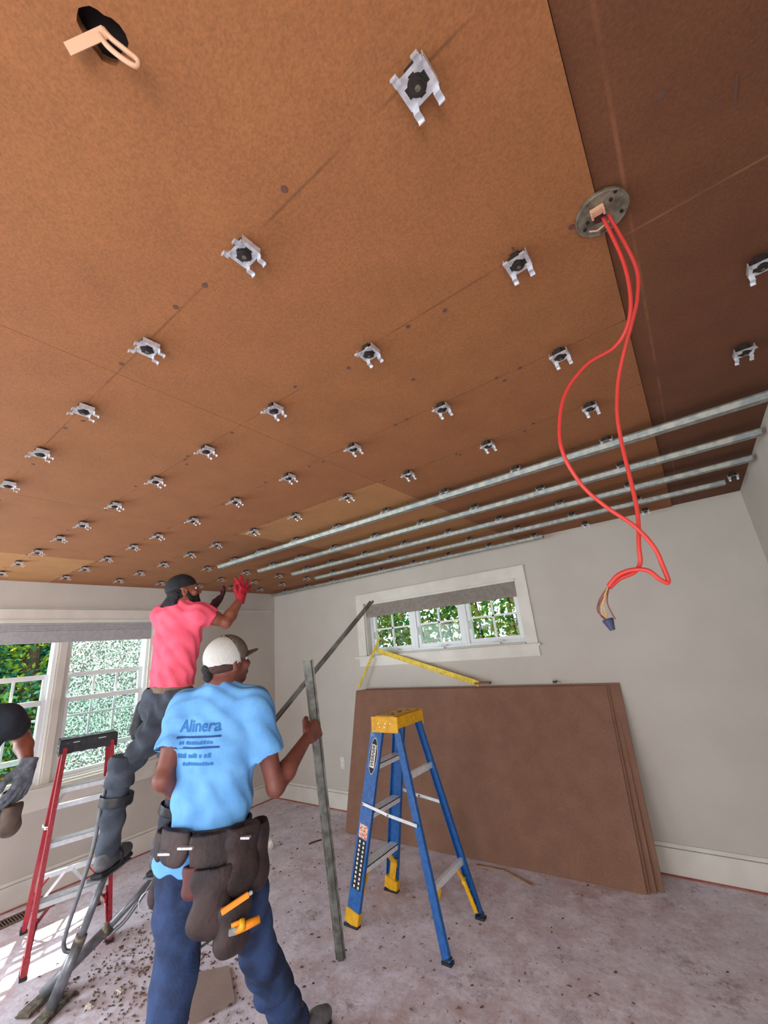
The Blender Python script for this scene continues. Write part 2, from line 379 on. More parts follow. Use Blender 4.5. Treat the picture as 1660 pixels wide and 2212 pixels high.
# window in the right-hand wall: three casements
w1 = empty('window_1', (0,0,0)); w1['kind'] = 'structure'
x0, x1, z0, z1 = WA
mb = MB(); mb.box((x0-.11,-.019,z0), (x0,0,z1)); mb.box((x1,-.019,z0), (x1+.10,0,z1)); mb.box((x0-.11,-.021,z1), (x1+.10,0,z1+.11))
mb.build('casing', 'trim', w1, bevel=.002)
B('sill', (x0-.15,-.045,z0-.022), (x1+.125,.0,z0), 'trim', w1, .003)
B('apron', (x0-.11,-.018,z0-.105), (x1+.10,0,z0-.022), 'trim', w1, .002)
mb = MB(); mb.box((x0,0,z0),(x0+.012,.15,z1)); mb.box((x1-.012,0,z0),(x1,.15,z1)); mb.box((x0,0,z1-.012),(x1,.15,z1)); mb.box((x0,-.0,z0),(x1,.15,z0+.012))
mb.build('jamb', 'trim', w1)
for k in range(3):
    a = x0+.012 + k*.592; b = a+.592
    mb = MB(); frame4(mb, 'y', a, b, z0+.012, z1-.012, .030, .07, .14); mb.build('window_frame', 'sash', w1, bevel=.002)
    mb = MB(); frame4(mb, 'y', a+.030, b-.030, z0+.042, z1-.042, .036, .085, .125); s = mb.build('sash', 'sash', w1, bevel=.003)
    mb = MB(); c_ = (a+b)/2; mb.box((c_-.009,.094,z0+.078),(c_+.009,.112,z1-.078)); mb.box((a+.066,.094,1.795),(b-.066,.112,1.813)); mb.build('muntin', 'sash', s)
    B('pane', (a+.060,.101,z0+.074), (b-.060,.105,z1-.074), 'glass', s)
    mb = MB(); mb.box((a+.044,.055,1.70),(a+.052,.085,1.78)); mb.tube([(a+.048,.060,1.78),(a+.048,.052,1.75),(a+.05,.05,1.71)], .005, 6); mb.build('latch', 'sash', s)
    mb = MB(); mb.box((c_-.05,.035,z0+.014),(c_+.05,.075,z0+.03)); mb.tube([(c_,.04,z0+.03),(c_+.04,.03,z0+.045),(c_+.085,.03,z0+.04)], .007, 7); mb.build('crank', 'sash', s)
sh = MB(); n = 9
for k in range(n):
    zt = z1-.018 - k*.013
    sh.box((x0+.02, .018 + (k % 2)*.004, zt-.012), (x1-.02, .052 - (k % 2)*.004, zt))
sh.box((x0+.018, .014, z1-.155), (x1-.018, .056, z1-.133))
sh.build('cellular_shade', 'shade2', w1)
B('shade_headrail', (x0+.014, .012, z1-.018), (x1-.014, .058, z1-.002), 'trim', w1)

# window in the left-hand wall: two double-hung units with lowered upper sashes
w2 = empty('window_2', (0,0,0)); w2['kind'] = 'structure'
y0, y1, z0, z1 = WB
mb = MB(); mb.box((0,y0-.12,z0),(.019,y0,z1)); mb.box((0,y1,z0),(.019,y1+.13,z1)); mb.box((0,y0-.14,z1+.0),(.022,y1+.15,z1+.10))
mb.build('casing', 'trim', w2, bevel=.002)
B('head_cap', (0,Y0+.01,2.204), (.012,y1+1.55,2.212), 'trim', w2, .002)
B('head_bead', (.019,y0-.02,z1-.006), (.030,y1+.02,z1+.010), 'trim', w2, .002)
B('sill', (0,y0-.17,z0-.026), (.055,y1+.17,z0), 'trim', w2, .003)
B('apron', (0,y0-.12,z0-.155), (.018,y1+.13,z0-.026), 'trim', w2, .002)
mb = MB(); mb.box((-.15,y0,z0),(0,y0+.02,z1)); mb.box((-.15,y1-.02,z0),(0,y1,z1)); mb.box((-.15,y0,z1-.02),(0,y1,z1)); mb.box((-.15,y0,z0),(0,y1,z0+.018))
mb.build('jamb', 'trim', w2)
ym = -2.365
mb = MB(); mb.box((-.13,ym-.045,z0+.018),(-.012,ym+.045,z1-.02)); mb.box((-.012,ym-.03,z0+.018),(-.004,ym+.03,z1-.02)); mb.build('mullion', 'trim', w2, bevel=.003)
for (a, b) in ((y0+.02, ym-.045), (ym+.045, y1-.02)):
    mb = MB(); frame4(mb, 'x', a, b, z0+.018, z1-.02, .022, -.13, -.03); mb.build('window_frame', 'sash', w2, bevel=.002)
    a += .022; b -= .022
    mb = MB(); frame4(mb, 'x', a, b, .965, 1.645, .034, -.105, -.075, wt=.04, wb=.04); us = mb.build('upper_sash', 'sash', w2, bevel=.003)
    w_ = (b-a-.068); mb = MB()
    for k in (1, 2): mb.box((-.098, a+.034+w_*k/3-.009, 1.0), (-.082, a+.034+w_*k/3+.009, 1.61))
    mb.box((-.097, a+.034, 1.268), (-.083, b-.034, 1.286)); mb.build('muntin', 'sash', us)
    B('pane', (-.092, a+.03, .998), (-.088, b-.03, 1.61), 'glass', us)
    mb = MB(); frame4(mb, 'x', a, b, z0+.018, 1.437, .036, -.072, -.040, wt=.042, wb=.05); ls = mb.build('lower_sash', 'sash', w2, bevel=.003)
    B('pane', (-.058, a+.03, z0+.06), (-.054, b-.03, 1.40), 'glass', ls)
mb = MB(); frame4(mb, 'x', ym+.067, y1-.042, z0+.03, z1-.03, .012, -.128, -.118); scr = mb.build('screen_frame', 'sash', w2)
B('insect_screen', (-.1235, ym+.075, z0+.04), (-.1225, y1-.05, z1-.04), 'screen', scr)
sh = MB()
for k in range(5):
    zt = z1-.022 - k*.013
    sh.box((-.030 + (k % 2)*.004, y0+.024, zt-.012), (.004 - (k % 2)*.004, y1-.024, zt))
sh.box((-.034, y0+.024, 1.912), (.006, y1-.024, z1-.088))
sh.build('cellular_shade', 'shade', w2)

# ------------------------------------------------------------------ outlet and floor register
o = empty('outlet_cover', (1.14, 0, .45)); tag(o, 'small cream wall outlet cover low on the wall beside the leaning boards', 'outlet')
MB().box((-.035,-.006,-.058),(.035,0,.058)).build('cover_plate', 'trim', o, bevel=.002)
for dz in (-.022,.022): MB().box((-.014,-.0075,dz-.012),(.014,-.005,dz+.012)).build('socket', 'sash', o, bevel=.001)
o = empty('floor_register', (.20,-2.43,0), math.radians(90)); tag(o, 'brown slotted floor register beside the left wall under the window', 'vent')
fr = MB(); fr.box((-.16,-.07,0),(.16,-.05,.007)); fr.box((-.16,.05,0),(.16,.07,.007)); fr.box((-.16,-.05,0),(-.14,.05,.007)); fr.box((.14,-.05,0),(.16,.05,.007)); fr.build('register_frame', 'vent', o, bevel=.001)
B('duct_shade', (-.14,-.05,0), (.14,.05,.001), 'dark', o)  # near-black sheet stands for the shade inside the duct
for k in range(16): 
    x = -.13 + k*.0173; B('slat', (x,-.05,.001), (x+.006,.05,.006), 'vent', o)

# ------------------------------------------------------------------ ceiling clips
def make_clip():
    r = empty('ceiling_clip', (0,0,H)); t = -.026
    mb = MB()
    mb.box((-.025,-.021,t),(-.018,.021,t+.0018)); mb.box((.018,-.021,t),(.025,.021,t+.0018))
    mb.box((-.018,-.023,t),(.018,-.017,t+.0018)); mb.box((-.018,.017,t),(.018,.023,t+.0018))
    [mb.box((sx*.0115-.0065, sy*.0125-.0045, t+.0001),(sx*.0115+.0065, sy*.0125+.0045, t+.0016)) for sx in (-1,1) for sy in (-1,1)]; mb.box((-.026,-.021,t),(-.0245,.021,t+.014)); mb.box((.0245,-.021,t),(.026,.021,t+.014))
    mb.build('clip_plate', 'clip', r)
    for sx in (-1,1):
        for sy in (-1,1):
            e = MB(); e.box((sx*.019-.0055, sy*.021-.001, t), (sx*.019+.0055, sy*.023+.001, t+.0015))
            e.box((sx*.019-.0055, min(sy*.023, sy*.036), t-.010), (sx*.019+.0055, max(sy*.023, sy*.036), t-.0085))
            e.box((sx*.019-.0055, sy*.023-.0008, t-.010), (sx*.019+.0055, sy*.023+.0008, t+.0015))
            e.box((sx*.019-.0055, sy*.036-.0008, t-.015), (sx*.019+.0055, sy*.036+.0008, t-.0085))
            e.build('ear', 'clip', r)
    g = MB(); g.disc((0,0,t-.001), .0150, .026, 20); g.box((-.0178,-.009,t+.0005),(.0178,.009,t+.024)); g.box((-.010,-.0168,t+.0005),(.010,.0168,t+.024)); g.disc((0,0,t-.0045), .012, .004, 18); g.disc((0,0,t-.007), .008, .004, 14); g.build('rubber_grommet', 'rubber', r)
    MB().disc((0,0,t-.0085), .0045, .003, 6).build('bolt_head', 'plate', r)
    return r
front = {(4.53,-3.385): 'silver spring clip with black rubber centre, largest and topmost on the ceiling',
 (4.105,-3.385): 'silver ceiling clip with a short black scratch beside its upper left ear',
 (4.53,-2.97): 'silver ceiling clip second below the largest one, left of the round junction cover',
 (3.685,-3.385): 'silver ceiling clip third from the right in the leftmost row of clips',
 (4.105,-2.97): 'silver ceiling clip on the open brown board between two chalk lines near the photo centre',
 (4.53,-2.555): 'silver ceiling clip on the cracked board seam beside the red cable',
 (4.53,-2.14): 'silver ceiling clip inside the loop of the red cable just above the channels'}
clip0 = None; past = {}
ORD = ['first','second','third','fourth','fifth','sixth','seventh','eighth','ninth','tenth','eleventh','twelfth']
for yi, y in enumerate(ROWS):
    for x in GX + ([5.0] if y in (-2.555, -2.14) else []):
        if yi == 0 and x < 1.0: continue
        c = make_clip() if clip0 is None else dup(clip0, (x, y, H))
        if clip0 is None: clip0 = c; c.location = (x, y, H)
        j = rnd.uniform(-.008,.008); c.location.x += j; c.rotation_euler.z = rnd.uniform(-.08,.08)
        under = (yi in (4,5,6,7) and x > 1.42) or (yi == 8 and x < 3.75)
        c['category'] = 'clip'
        k = GX.index(x)+1 if x != 5.0 else 0
        if (x, y) in front: c['label'] = front[(x, y)]; c['group'] = 'bare ceiling clips'
        elif x == 5.0: c['label'] = 'ceiling clip cut by the right edge of the photo, %s' % ('upper of the two' if y == -2.555 else 'lower of the two'); c['group'] = 'bare ceiling clips'
        elif under: c['label'] = 'small clip gripping the %s furring channel, %s from its near end' % (ORD[yi-4], ORD[k-1]); c['group'] = 'clips holding channels'
        elif yi < 4:
            kk = k + (1 if yi >= 2 else 0)
            c['label'] = 'bare silver clip, %s from the near end of the %s open row from the channels' % (ORD[kk-1], ORD[3-yi]); c['group'] = 'bare ceiling clips in the open rows'
        else:
            past[yi] = past.get(yi, 0)+1
            c['label'] = 'small bare clip, %s past the %s end of the %s furring channel' % (ORD[past[yi]-1], 'near' if yi == 8 else 'far', ORD[yi-4]); c['group'] = 'bare clips past the channel ends'
c = dup(clip0, (5.045,-.57,H)); c['label'] = 'small bare clip beyond the end of the fourth channel near the far right corner'; c['category'] = 'clip'; c['group'] = 'bare clips past the channel ends'

# ------------------------------------------------------------------ furring channels
HAT = [(-.038,.0),(-.026,.0),(-.019,-.021),(.019,-.021),(.026,.0),(.038,.0),(.038,.0015),(.0250,.0015),(.0182,-.0195),(-.0182,-.0195),(-.0250,.0015),(-.038,.0015)]
def channel(name, a, b, up=(0,0,1), parent=None, m='steel'):
    return MB().bar(a, b, 0, 0, up=up, prof=HAT).build(name, m, parent)
ch = [(1.45,5.10,-1.755,'first metal furring channel out from the ceiling clips, nearest the camera'),
      (1.45,5.10,-1.345,'second metal furring channel from the camera, screwed under the brown ceiling'),
      (1.47,5.10,-.945,'middle of the five metal furring channels under the brown ceiling'),
      (1.40,5.00,-.555,'fourth furring channel, stopping short of the right-hand wall'),
      (.16,3.76,-.150,'short furring channel tight against the wall above the small window')]
for (a, b, y, lab) in ch:
    r = empty('furring_channel', ((a+b)/2, y, 2.405)); tag(r, lab, 'channel', 'furring channels on the ceiling')
    channel('channel_section', (a-(a+b)/2,0,-.002), (b-(a+b)/2,0,-.002), parent=r)
    for x in GX:
        if a < x < b:
            MB().disc((x-(a+b)/2,0,-.0255),.004,.003,8).build('screw','plate',r)

# ------------------------------------------------------------------ junction cover, cables, hole with strap
BX = Vector((4.712,-2.955,H))
r = empty('junction_cover', BX); tag(r, 'round dusty steel junction box cover on the ceiling where the red cables hang', 'cover')
mb = MB(); mb.disc((0,0,-.008), .050, .008, 40); mb.build('cover_disc', 'plate', r, bevel=.001)
MB().tube([Vector((.049*math.cos(t),.049*math.sin(t),-.008)) for t in [2*math.pi*k/40 for k in range(40)]], .0022, 6, closed=True).build('rolled_rim', 'plate', r)
MB().disc((-.006,.004,-.0095), .013, .002, 20).build('knockout', mat('dark_red_knockout', (60,14,18), .8), r)
mb = MB(); mb.box((-.020,-.026,-.018),(.006,-.010,-.008)); mb.box((-.020,-.026,-.024),(-.016,-.010,-.018)); mb.box((.002,-.026,-.024),(.006,-.010,-.018)); mb.build('cable_clamp', 'pvc', r, bevel=.001)
for (x, y) in ((.02,-.022),(-.028,.0),(.03,-.034),(-.036,.014),(.034,.02)): MB().disc((x,y,-.011),.0036,.004,8).build('screw', 'dark', r)
MB().tube([(-.03,.022,-.011),(-.015,.027,-.016),(.01,.022,-.013)], .0018, 6).build('ground_wire', 'pvc', r)

c1 = spline([(4.712,-2.945,2.437), (4.721, -2.929, 2.324), (4.714, -2.919, 2.240), (4.694, -2.908, 2.186), (4.662, -2.897, 2.159), (4.609, -2.909, 2.140), (4.561, -2.923, 2.093), (4.536, -2.936, 2.029), (4.528, -2.948, 1.954), (4.544, -2.935, 1.883), (4.574, -2.921, 1.831), (4.608, -2.909, 1.788), (4.628, -2.908, 1.745), (4.633, -2.907, 1.707), (4.634, -2.907, 1.681), (4.624, -2.913, 1.686), (4.610, -2.918, 1.704), (4.587, -2.920, 1.709), (4.563, -2.923, 1.703), (4.544, -2.925, 1.686)], 8)
c2 = spline([(4.722,-2.942,2.437), (4.739, -2.910, 2.314), (4.726, -2.899, 2.247), (4.702, -2.888, 2.199), (4.678, -2.877, 2.157), (4.652, -2.867, 2.102), (4.633, -2.867, 2.033), (4.625, -2.868, 1.962), (4.622, -2.878, 1.879), (4.618, -2.888, 1.812), (4.606, -2.899, 1.751), (4.601, -2.899, 1.722), (4.588, -2.905, 1.706), (4.564, -2.912, 1.698), (4.545, -2.920, 1.684)], 8)
r = empty('electrical_cable', (4.712,-2.945,H)); tag(r, 'red electrical cable hanging from the junction cover in a wide left loop and kink', 'cable', 'hanging red cables')
o = MB().tube(c1, .0038, 10).build('cable_jacket', 'cable', r, smooth=True); o.matrix_parent_inverse = Matrix.Translation(-r.location)
for k, (dx, m) in enumerate(((0,'cableb'),(8,'cablec'),(-8,'cablec'))):
    pts = {0: spline([(4.544, -2.925, 1.686), (4.534, -2.926, 1.669), (4.529, -2.927, 1.649), (4.531, -2.927, 1.630)], 6),
           1: spline([(4.544, -2.925, 1.686), (4.525, -2.923, 1.666), (4.517, -2.924, 1.646), (4.529, -2.927, 1.629)], 6),
           2: spline([(4.545, -2.925, 1.685), (4.537, -2.931, 1.660), (4.540, -2.931, 1.639), (4.543, -2.930, 1.629)], 6)}[k]
    q = MB().tube(pts, .0012, 6).build('conductor', m, r, smooth=True); q.matrix_parent_inverse = Matrix.Translation(-r.location)
r2 = empty('electrical_cable', (4.722,-2.942,H)); tag(r2, 'red electrical cable hanging straighter down, right of its looping twin', 'cable', 'hanging red cables')
o = MB().tube(c2, .0038, 10).build('cable_jacket', 'cable', r2, smooth=True); o.matrix_parent_inverse = Matrix.Translation(-r2.location)
q = MB().tube(spline([(4.545, -2.920, 1.684), (4.531, -2.927, 1.662), (4.524, -2.928, 1.644), (4.530, -2.927, 1.629)], 6), .0012, 6).build('conductor', 'cableb', r2, smooth=True); q.matrix_parent_inverse = Matrix.Translation(-r2.location)
q = MB().tube(spline([(4.545, -2.920, 1.684), (4.524, -2.928, 1.658), (4.521, -2.929, 1.638), (4.531, -2.927, 1.627)], 6), .0012, 6).build('conductor', 'cablec', r2, smooth=True); q.matrix_parent_inverse = Matrix.Translation(-r2.location)
a = Vector((4.530, -2.927, 1.631)); b = Vector((4.534, -2.927, 1.611)); d = (b-a)
mb = MB(); mb.tube([a, a+d*.15, a+d*.7, b], [.0085,.0095,.006,.0045], 12)
o = mb.build('wire_nut', 'nut'); tag(o, 'dark blue wire nut capping the bare ends of the red cables', 'wire nut')

r = empty('plastic_strap', (4.215,-3.69,H)); tag(r, 'cream folded plastic strap poking out of the ragged hole in the ceiling', 'strap')
mb = MB(); mb.bar((.006,.0,.0), (-.038,-.026,-.022), .0012, .016, up=(.3,-.5,1)); o = mb.build('flat_tail', 'pvc', r)
lp = [(.004,-.002,.006),(.012,.006,-.012),(.020,.022,-.022),(.024,.036,-.026),(.020,.036,-.034),(.012,.020,-.030),(.004,.004,-.018),(-.002,-.004,.002)]
MB().tube(spline(lp,5), .0035, 8).build('bent_loop', 'pvc', r, smooth=True)

# ------------------------------------------------------------------ text helper
def text_mesh(body, size, shear=0, bold=0):
    cu = bpy.data.curves.new('t', 'FONT'); cu.body = body; cu.size = size; cu.align_x = 'CENTER'; cu.align_y = 'CENTER'; cu.shear = shear; cu.offset = bold; cu.resolution_u = 3
    o = bpy.data.objects.new('t', cu); C.objects.link(o)
    me = bpy.data.meshes.new_from_object(o.evaluated_get(bpy.context.evaluated_depsgraph_get()))
    bpy.data.objects.remove(o); return me

# ------------------------------------------------------------------ step ladders
def stepladder(name, center, ang, hgt, fd, wb, wt, P):
    """local: +x = the climbing side, y across; P: colours and options"""
    r = empty(name, center, ang); top = hgt-.055; xt = .075
    def rail(sx, sy, big):
        a = Vector((sx*fd, sy*wb/2, .0)); b = Vector((sx*xt, sy*wt/2, top))
        d = (b-a).normalized(); w = .096 if big else .048
        pr = [(-w/2,0),(w/2,0),(w/2,-.024),(w/2-.004,-.024),(w/2-.004,-.004),(-w/2+.004,-.004),(-w/2+.004,-.024),(-w/2,-.024)]
        out = Vector((0, sy, 0)); x = d.cross(out).normalized()
        return a, b, MB().bar(a, b, 0, 0, up=(0,sy,0), prof=pr).build('rail', P['rail'], r, bevel=.001)
    rails = {}
    for sx in (1,-1):
        for sy in (-1,1): rails[sx,sy] = rail(sx, sy, sx == 1)
    def at(sx, z): t = z/top; return sx*(fd + (xt-fd)*t), (wb + (wt-wb)*t)/2
    for z in P['steps']:
        x, hw = at(1, z); mb = MB(); mb.box((x-.038,-hw+.004,z-.004),(x+.038,hw-.004,z)); mb.box((x+.034,-hw+.004,z-.03),(x+.038,hw-.004,z)); mb.box((x-.038,-hw+.004,z-.03),(x-.034,hw-.004,z))
        for k in range(7): mb.box((x-.034+k*.0105,-hw+.006,z),(x-.030+k*.0105,hw-.006,z+.0022))
        mb.build('step', 'alu', r)
    for z in P['braces']:
        x, hw = at(-1, z); mb = MB(); mb.box((x-.004,-hw+.003,z-.035),(x,hw-.003,z)); mb.box((x,-hw+.003,z-.003),(x+.022,hw-.003,z)); mb.build('rear_brace', 'alu', r, bevel=.0008)
        if P.get('diag'):
            pass
    # spreaders
    zs = P['spread']
    for sy in (-1,1):
        xa, hwa = at(1, zs+.03); xb, hwb = at(-1, zs-.02); 
        mb = MB(); ya = sy*(hwa+.006); yb = sy*(hwb+.006); m_ = ((xa+.03+xb)/2, (ya+yb)/2, zs-.005)
        mb.bar((xa+.035,ya,zs+.035), m_, .004, .018); mb.bar((m_[0]+.02,m_[1]+sy*.004,m_[2]+.004), (xb-.01,yb+sy*.004,zs-.03), .004, .018)
        s_ = mb.build('spreader', 'alu', r, bevel=.0008)
        k_ = MB(); k_.disc((m_[0],m_[1]-sy*.004,m_[2]), .006, .014, 10, (0,sy,0)); k_.disc((xa+.03,ya-sy*.004,zs+.033), .005, .012, 10, (0,sy,0)); k_.build('rivet', 'plate', s_)
    # cap
    cw = wt/2+.020; mb = MB(); mb.box((-.055-xt*.4,-cw,top-.012),(.055+xt*.4,cw,hgt)); cap = mb.build('top_cap', P['cap'], r, bevel=.006)
    mb = MB()
    for sy in (-1,1):
        mb.box((-xt-.035,sy*cw-.003,top-.045),(xt+.035,sy*cw+.003,hgt-.004))
    mb.box((xt+.030,-cw,top-.03),(xt+.036,cw,hgt-.004)); mb.box((-xt-.036,-cw,top-.02),(-xt-.030,cw,hgt-.004))
    for yy in (-.11,-.035,.04,.115): mb.box((xt+.034,yy-.02,top-.034),(xt+.040,yy+.012,hgt-.010))
    mb.build('cap_skirt', P['cap'], cap, bevel=.002)
    mb = MB()
    for (x, y, rr) in ((-.03,-.09,.014),(.03,-.05,.010),(-.02,.0,.016),(.03,.06,.010),(-.03,.095,.014)): mb.disc((x,y,hgt-.0005), rr, .0012, 14)
    mb.box((-.006,-.06,hgt-.0005),(.012,-.03,hgt+.0008)); mb.box((.0,.03,hgt-.0005),(.02,.045,hgt+.0008))
    mb.build('tool_slot', P['slot'], cap)
    for sy in (-1,1):
        k_ = MB()
        for (dx,dz) in ((-.05,-.02),(-.01,-.02),(.05,-.02),(.0,-.042),(.04,-.042)): k_.disc((dx,sy*cw,top+.02+dz+.01), .0045, .005, 8, (0,sy,0))
        k_.build('rivet', 'alu', cap)
    # feet
    for sx in (1,-1):
        for sy in (-1,1):
            a, b, ro = rails[sx,sy]; t1 = .085/top if sx == 1 else .02/top; q = a.lerp(b, t1)
            w = .104 if sx == 1 else .054
            mb = MB(); d = (b-a).normalized()
            off = Vector((0, -sy*.013, 0))
            mb.bar(a+off+Vector((0,0,.012)), q+off, w, .034, up=(0,1,0)); 
            mb.build('foot', P['boot'] if sx == 1 else 'black', ro, bevel=.002)
            mb = MB(); mb.box((a.x-w/2-.002, a.y-sy*.013-.019, 0), (a.x+w/2+.002, a.y-sy*.013+.019, .014)); mb.build('foot_pad', 'black', ro)
    # corner braces
    for sx in (1,-1):
        zb = P['steps'][0] if sx == 1 else P['braces'][0]
        for sy in (-1,1):
            x, hw = at(sx, zb-.015); xf, hf = at(sx, .09 if sx == 1 else .07)
            p0 = Vector((x, sy*(hw-.09), zb-.03)); p1 = Vector((x, sy*(hw-.026), zb-.11)); p2 = Vector((xf, sy*(hf-.022), .07 if sx==1 else .03))
            mb = MB(); ww = .05 if sx == 1 else .026
            mb.bar(p0, p1, ww, .007, up=(0,sy,.4)); mb.bar(p1, p2, ww, .007, up=(0,sy,.1)); mb.bar(p1+Vector((0,0,.02)), p1-Vector((0,0,.02)), ww, .012, up=(0,sy,0))
            for k in (.3,.55,.8):
                q = p1.lerp(p2, k); mb.bar(q, q+Vector((0,sy*.02,.0)), ww*.8, .006, up=(0,0,1))
            mb.build('corner_brace', P['boot'], r, bevel=.001)
    return r, at, top
def label_on(parent, at, top, zc, length, wid, m, name, sy=-1, kind='oval', off=.0006, shift=0):
    """flat label on the outside web of the climbing-side rail"""
    xa, ha = at(1, zc-length/2); xb, hb = at(1, zc+length/2)
    a = Vector((xa,sy*(ha+off),zc-length/2)); b = Vector((xb,sy*(hb+off),zc+length/2)); d = (b-a).normalized(); n = Vector((0,sy,0)); x = d.cross(n).normalized()
    o = (a+b)/2 + x*shift
    return Matrix(((d.x,x.x*-1,n.x,o.x),(d.y,x.y*-1,n.y,o.y),(d.z,x.z*-1,n.z,o.z),(0,0,0,1)))

LB, atb, topb = stepladder('stepladder', (2.802,-1.20,0), math.pi, 1.175, .335, .445, .275,
    dict(rail='blue', cap='yellow', slot='joint', boot='yellow', steps=(.30,.60,.88), braces=(.30,.84), spread=.62))
tag(LB, 'blue fibreglass stepladder with yellow top cap in front of the leaning boards', 'ladder')
# in the ladder's frame the camera-side rail lies at +y (the ladder is turned half round)
mx = label_on(LB, atb, topb, .93, .20, .04, None, '', sy=1)
def flat(name, shape, m, lift, parent, mtx):
    bm = bmesh.new(); vs = [bm.verts.new((x, y, lift)) for x, y in shape]; bm.faces.new(vs)
    r_ = bmesh.ops.extrude_face_region(bm, geom=bm.faces[:]); bmesh.ops.translate(bm, verts=[v for v in r_['geom'] if isinstance(v, bmesh.types.BMVert)], vec=(0,0,.0006))
    bmesh.ops.recalc_face_normals(bm, faces=bm.faces); me = bpy.data.meshes.new(name); bm.to_mesh(me); bm.free(); me.transform(mtx); return link(name, me, m, parent)
lens = lambda a, b, n=24: [(a*math.cos(2*math.pi*k/n), b*math.copysign(abs(math.sin(2*math.pi*k/n))**1.15, math.sin(2*math.pi*k/n))) for k in range(n)]
flip = Matrix.Diagonal((1,1,1,1))
lab = flat('rail_label', lens(.112,.033), 'white', 0, LB, mx)
flat('label_field', lens(.108,.0302), 'ink', .0007, lab, mx)
flat('label_band', [(-.070,-.0185),(.070,-.0185),(.070,.0185),(-.070,.0185)], 'white', .0014, lab, mx)
tm = text_mesh('WERNER', .032, .25, .0008)
tm.transform(Matrix.Translation((0,0,.0024))); 
_chk = mx.to_3x3().determinant()
tm.transform(mx if _chk > 0 else mx @ Matrix.Diagonal((1,-1,1,1)))
link('label_lettering', tm, 'ink', lab)
mx2 = label_on(LB, atb, topb, .50, .07, .05, None, '', sy=1)
flat('warning_label', [(-.038,-.034),(.038,-.034),(.038,.034),(-.038,.034)], 'redlabel', 0, LB, mx2)
mx3 = label_on(LB, atb, topb, .325, .27, .05, None, '', sy=1)
lp_ = flat('instruction_label', [(-.135,-.034),(.135,-.034),(.135,.034),(-.135,.034)], 'ink', 0, LB, mx3)
bm = MB()
for i in range(11):
    for j in range(2):
        x = -.122 + i*.0243; y = -.016 + j*.032
        bm.box((x-.007,y-.006,.0012),(x+.007,y+.006,.0016), mx3)
bm.build('label_squares', 'white', lp_)

LR, atr, topr = stepladder('stepladder', (.80,-2.375,0), math.atan2(-.24,.97), 1.19, .285, .44, .30,
    dict(rail='red', cap='black', slot='alu', boot='red', steps=(.32,.61,.90), braces=(.32,.75), spread=.66))
tag(LR, 'red stepladder with black top cap and aluminium steps by the left window', 'ladder')
mb = MB(); mb.box((.112,-.13,1.165),(.1135,-.06,1.170)); mb.box((.112,.04,1.165),(.1135,.11,1.170)); mb.build('cap_slot', 'white', LR)
for sy in (-1,1):
    x, hw = atr(-1, .32); MB().bar((x+.004, sy*.02, .30), (atr(-1,.06)[0]+.004, sy*(atr(-1,.06)[1]-.01), .06), .003, .018).build('diagonal_brace', 'alu', LR)
    x, hw = atr(1, .90); MB().bar((x+.03, sy*(hw-.06), .88), (x+.05, sy*(hw-.006), .80), .003, .018).build('step_brace', 'alu', LR)

# ------------------------------------------------------------------ leaning boards
def lean_board(bl, br, tl_y, tr_y, thick, m, label, group, length):
    bl = Vector(bl); br = Vector(br); ux = (br-bl); ux.normalize()
    W_ = 1.22; dy = tl_y - bl.y; z = math.sqrt(W_*W_-dy*dy); uz = Vector((ux.x*0, dy, z)).normalized(); n = ux.cross(uz).normalized()   # n points to the camera side (-y)
    if n.y > 0: n = -n
    mb = MB(); mtx = Matrix(((ux.x,n.x,uz.x,bl.x),(ux.y,n.y,uz.y,bl.y),(ux.z,n.z,uz.z,bl.z),(0,0,0,1)))
    mb.box((0,0,.0),(length,thick,W_)); o = mb.build('fibreboard_sheet', m, None, bevel=.0015); o.matrix_world = mtx
    tag(o, label, 'board', group); return o
g = 'fibreboard sheets leaning on the wall'
lean_board((1.512,-.402,.004), (3.958,-.306,.004), -.118, -.09, .012, 'board_wall', 'front brown fibreboard sheet of the stack leaning against the wall', g, 2.45)
lean_board((1.522,-.384,.004), (3.970,-.288,.004), -.110, -.07, .011, 'board_wall', 'second brown fibreboard sheet, its edge just behind the front sheet', g, 2.455)
lean_board((1.56,-.352,.004), (4.010,-.268,.004), -.087, -.05, .008, 'board_wall', 'brown fibreboard sheet leaning behind the front pair, sticking out to the right', g, 2.45)
lean_board((1.60,-.300,.004), (4.03,-.240,.004), -.063, -.03, .010, 'board_wall', 'rearmost fibreboard sheet of the leaning stack, touching the wall', g, 2.45)
B('screw', (3.0,-.3,.9),(3.0001,-.3,.9),'dark') if False else None
o = MB().box((0,0,0),(.145,.05,.018)).build('fibreboard_offcut', 'board_wall', bevel=.001); o.location = (2.89,-.105,1.218); tag(o, 'small brown offcut lying on top of the leaning boards beside the yellow square', 'offcut')
r = empty('spring_clamp', (3.60,-.085,1.214)); tag(r, 'small black and silver clip sitting on the top edge of the boards', 'clip')
MB().box((-.02,-.016,0),(.012,.016,.018)).build('clamp_jaw', 'black', r, bevel=.002); MB().box((.012,-.010,.002),(.034,.010,.012)).build('clamp_tab', 'steel', r, bevel=.001)

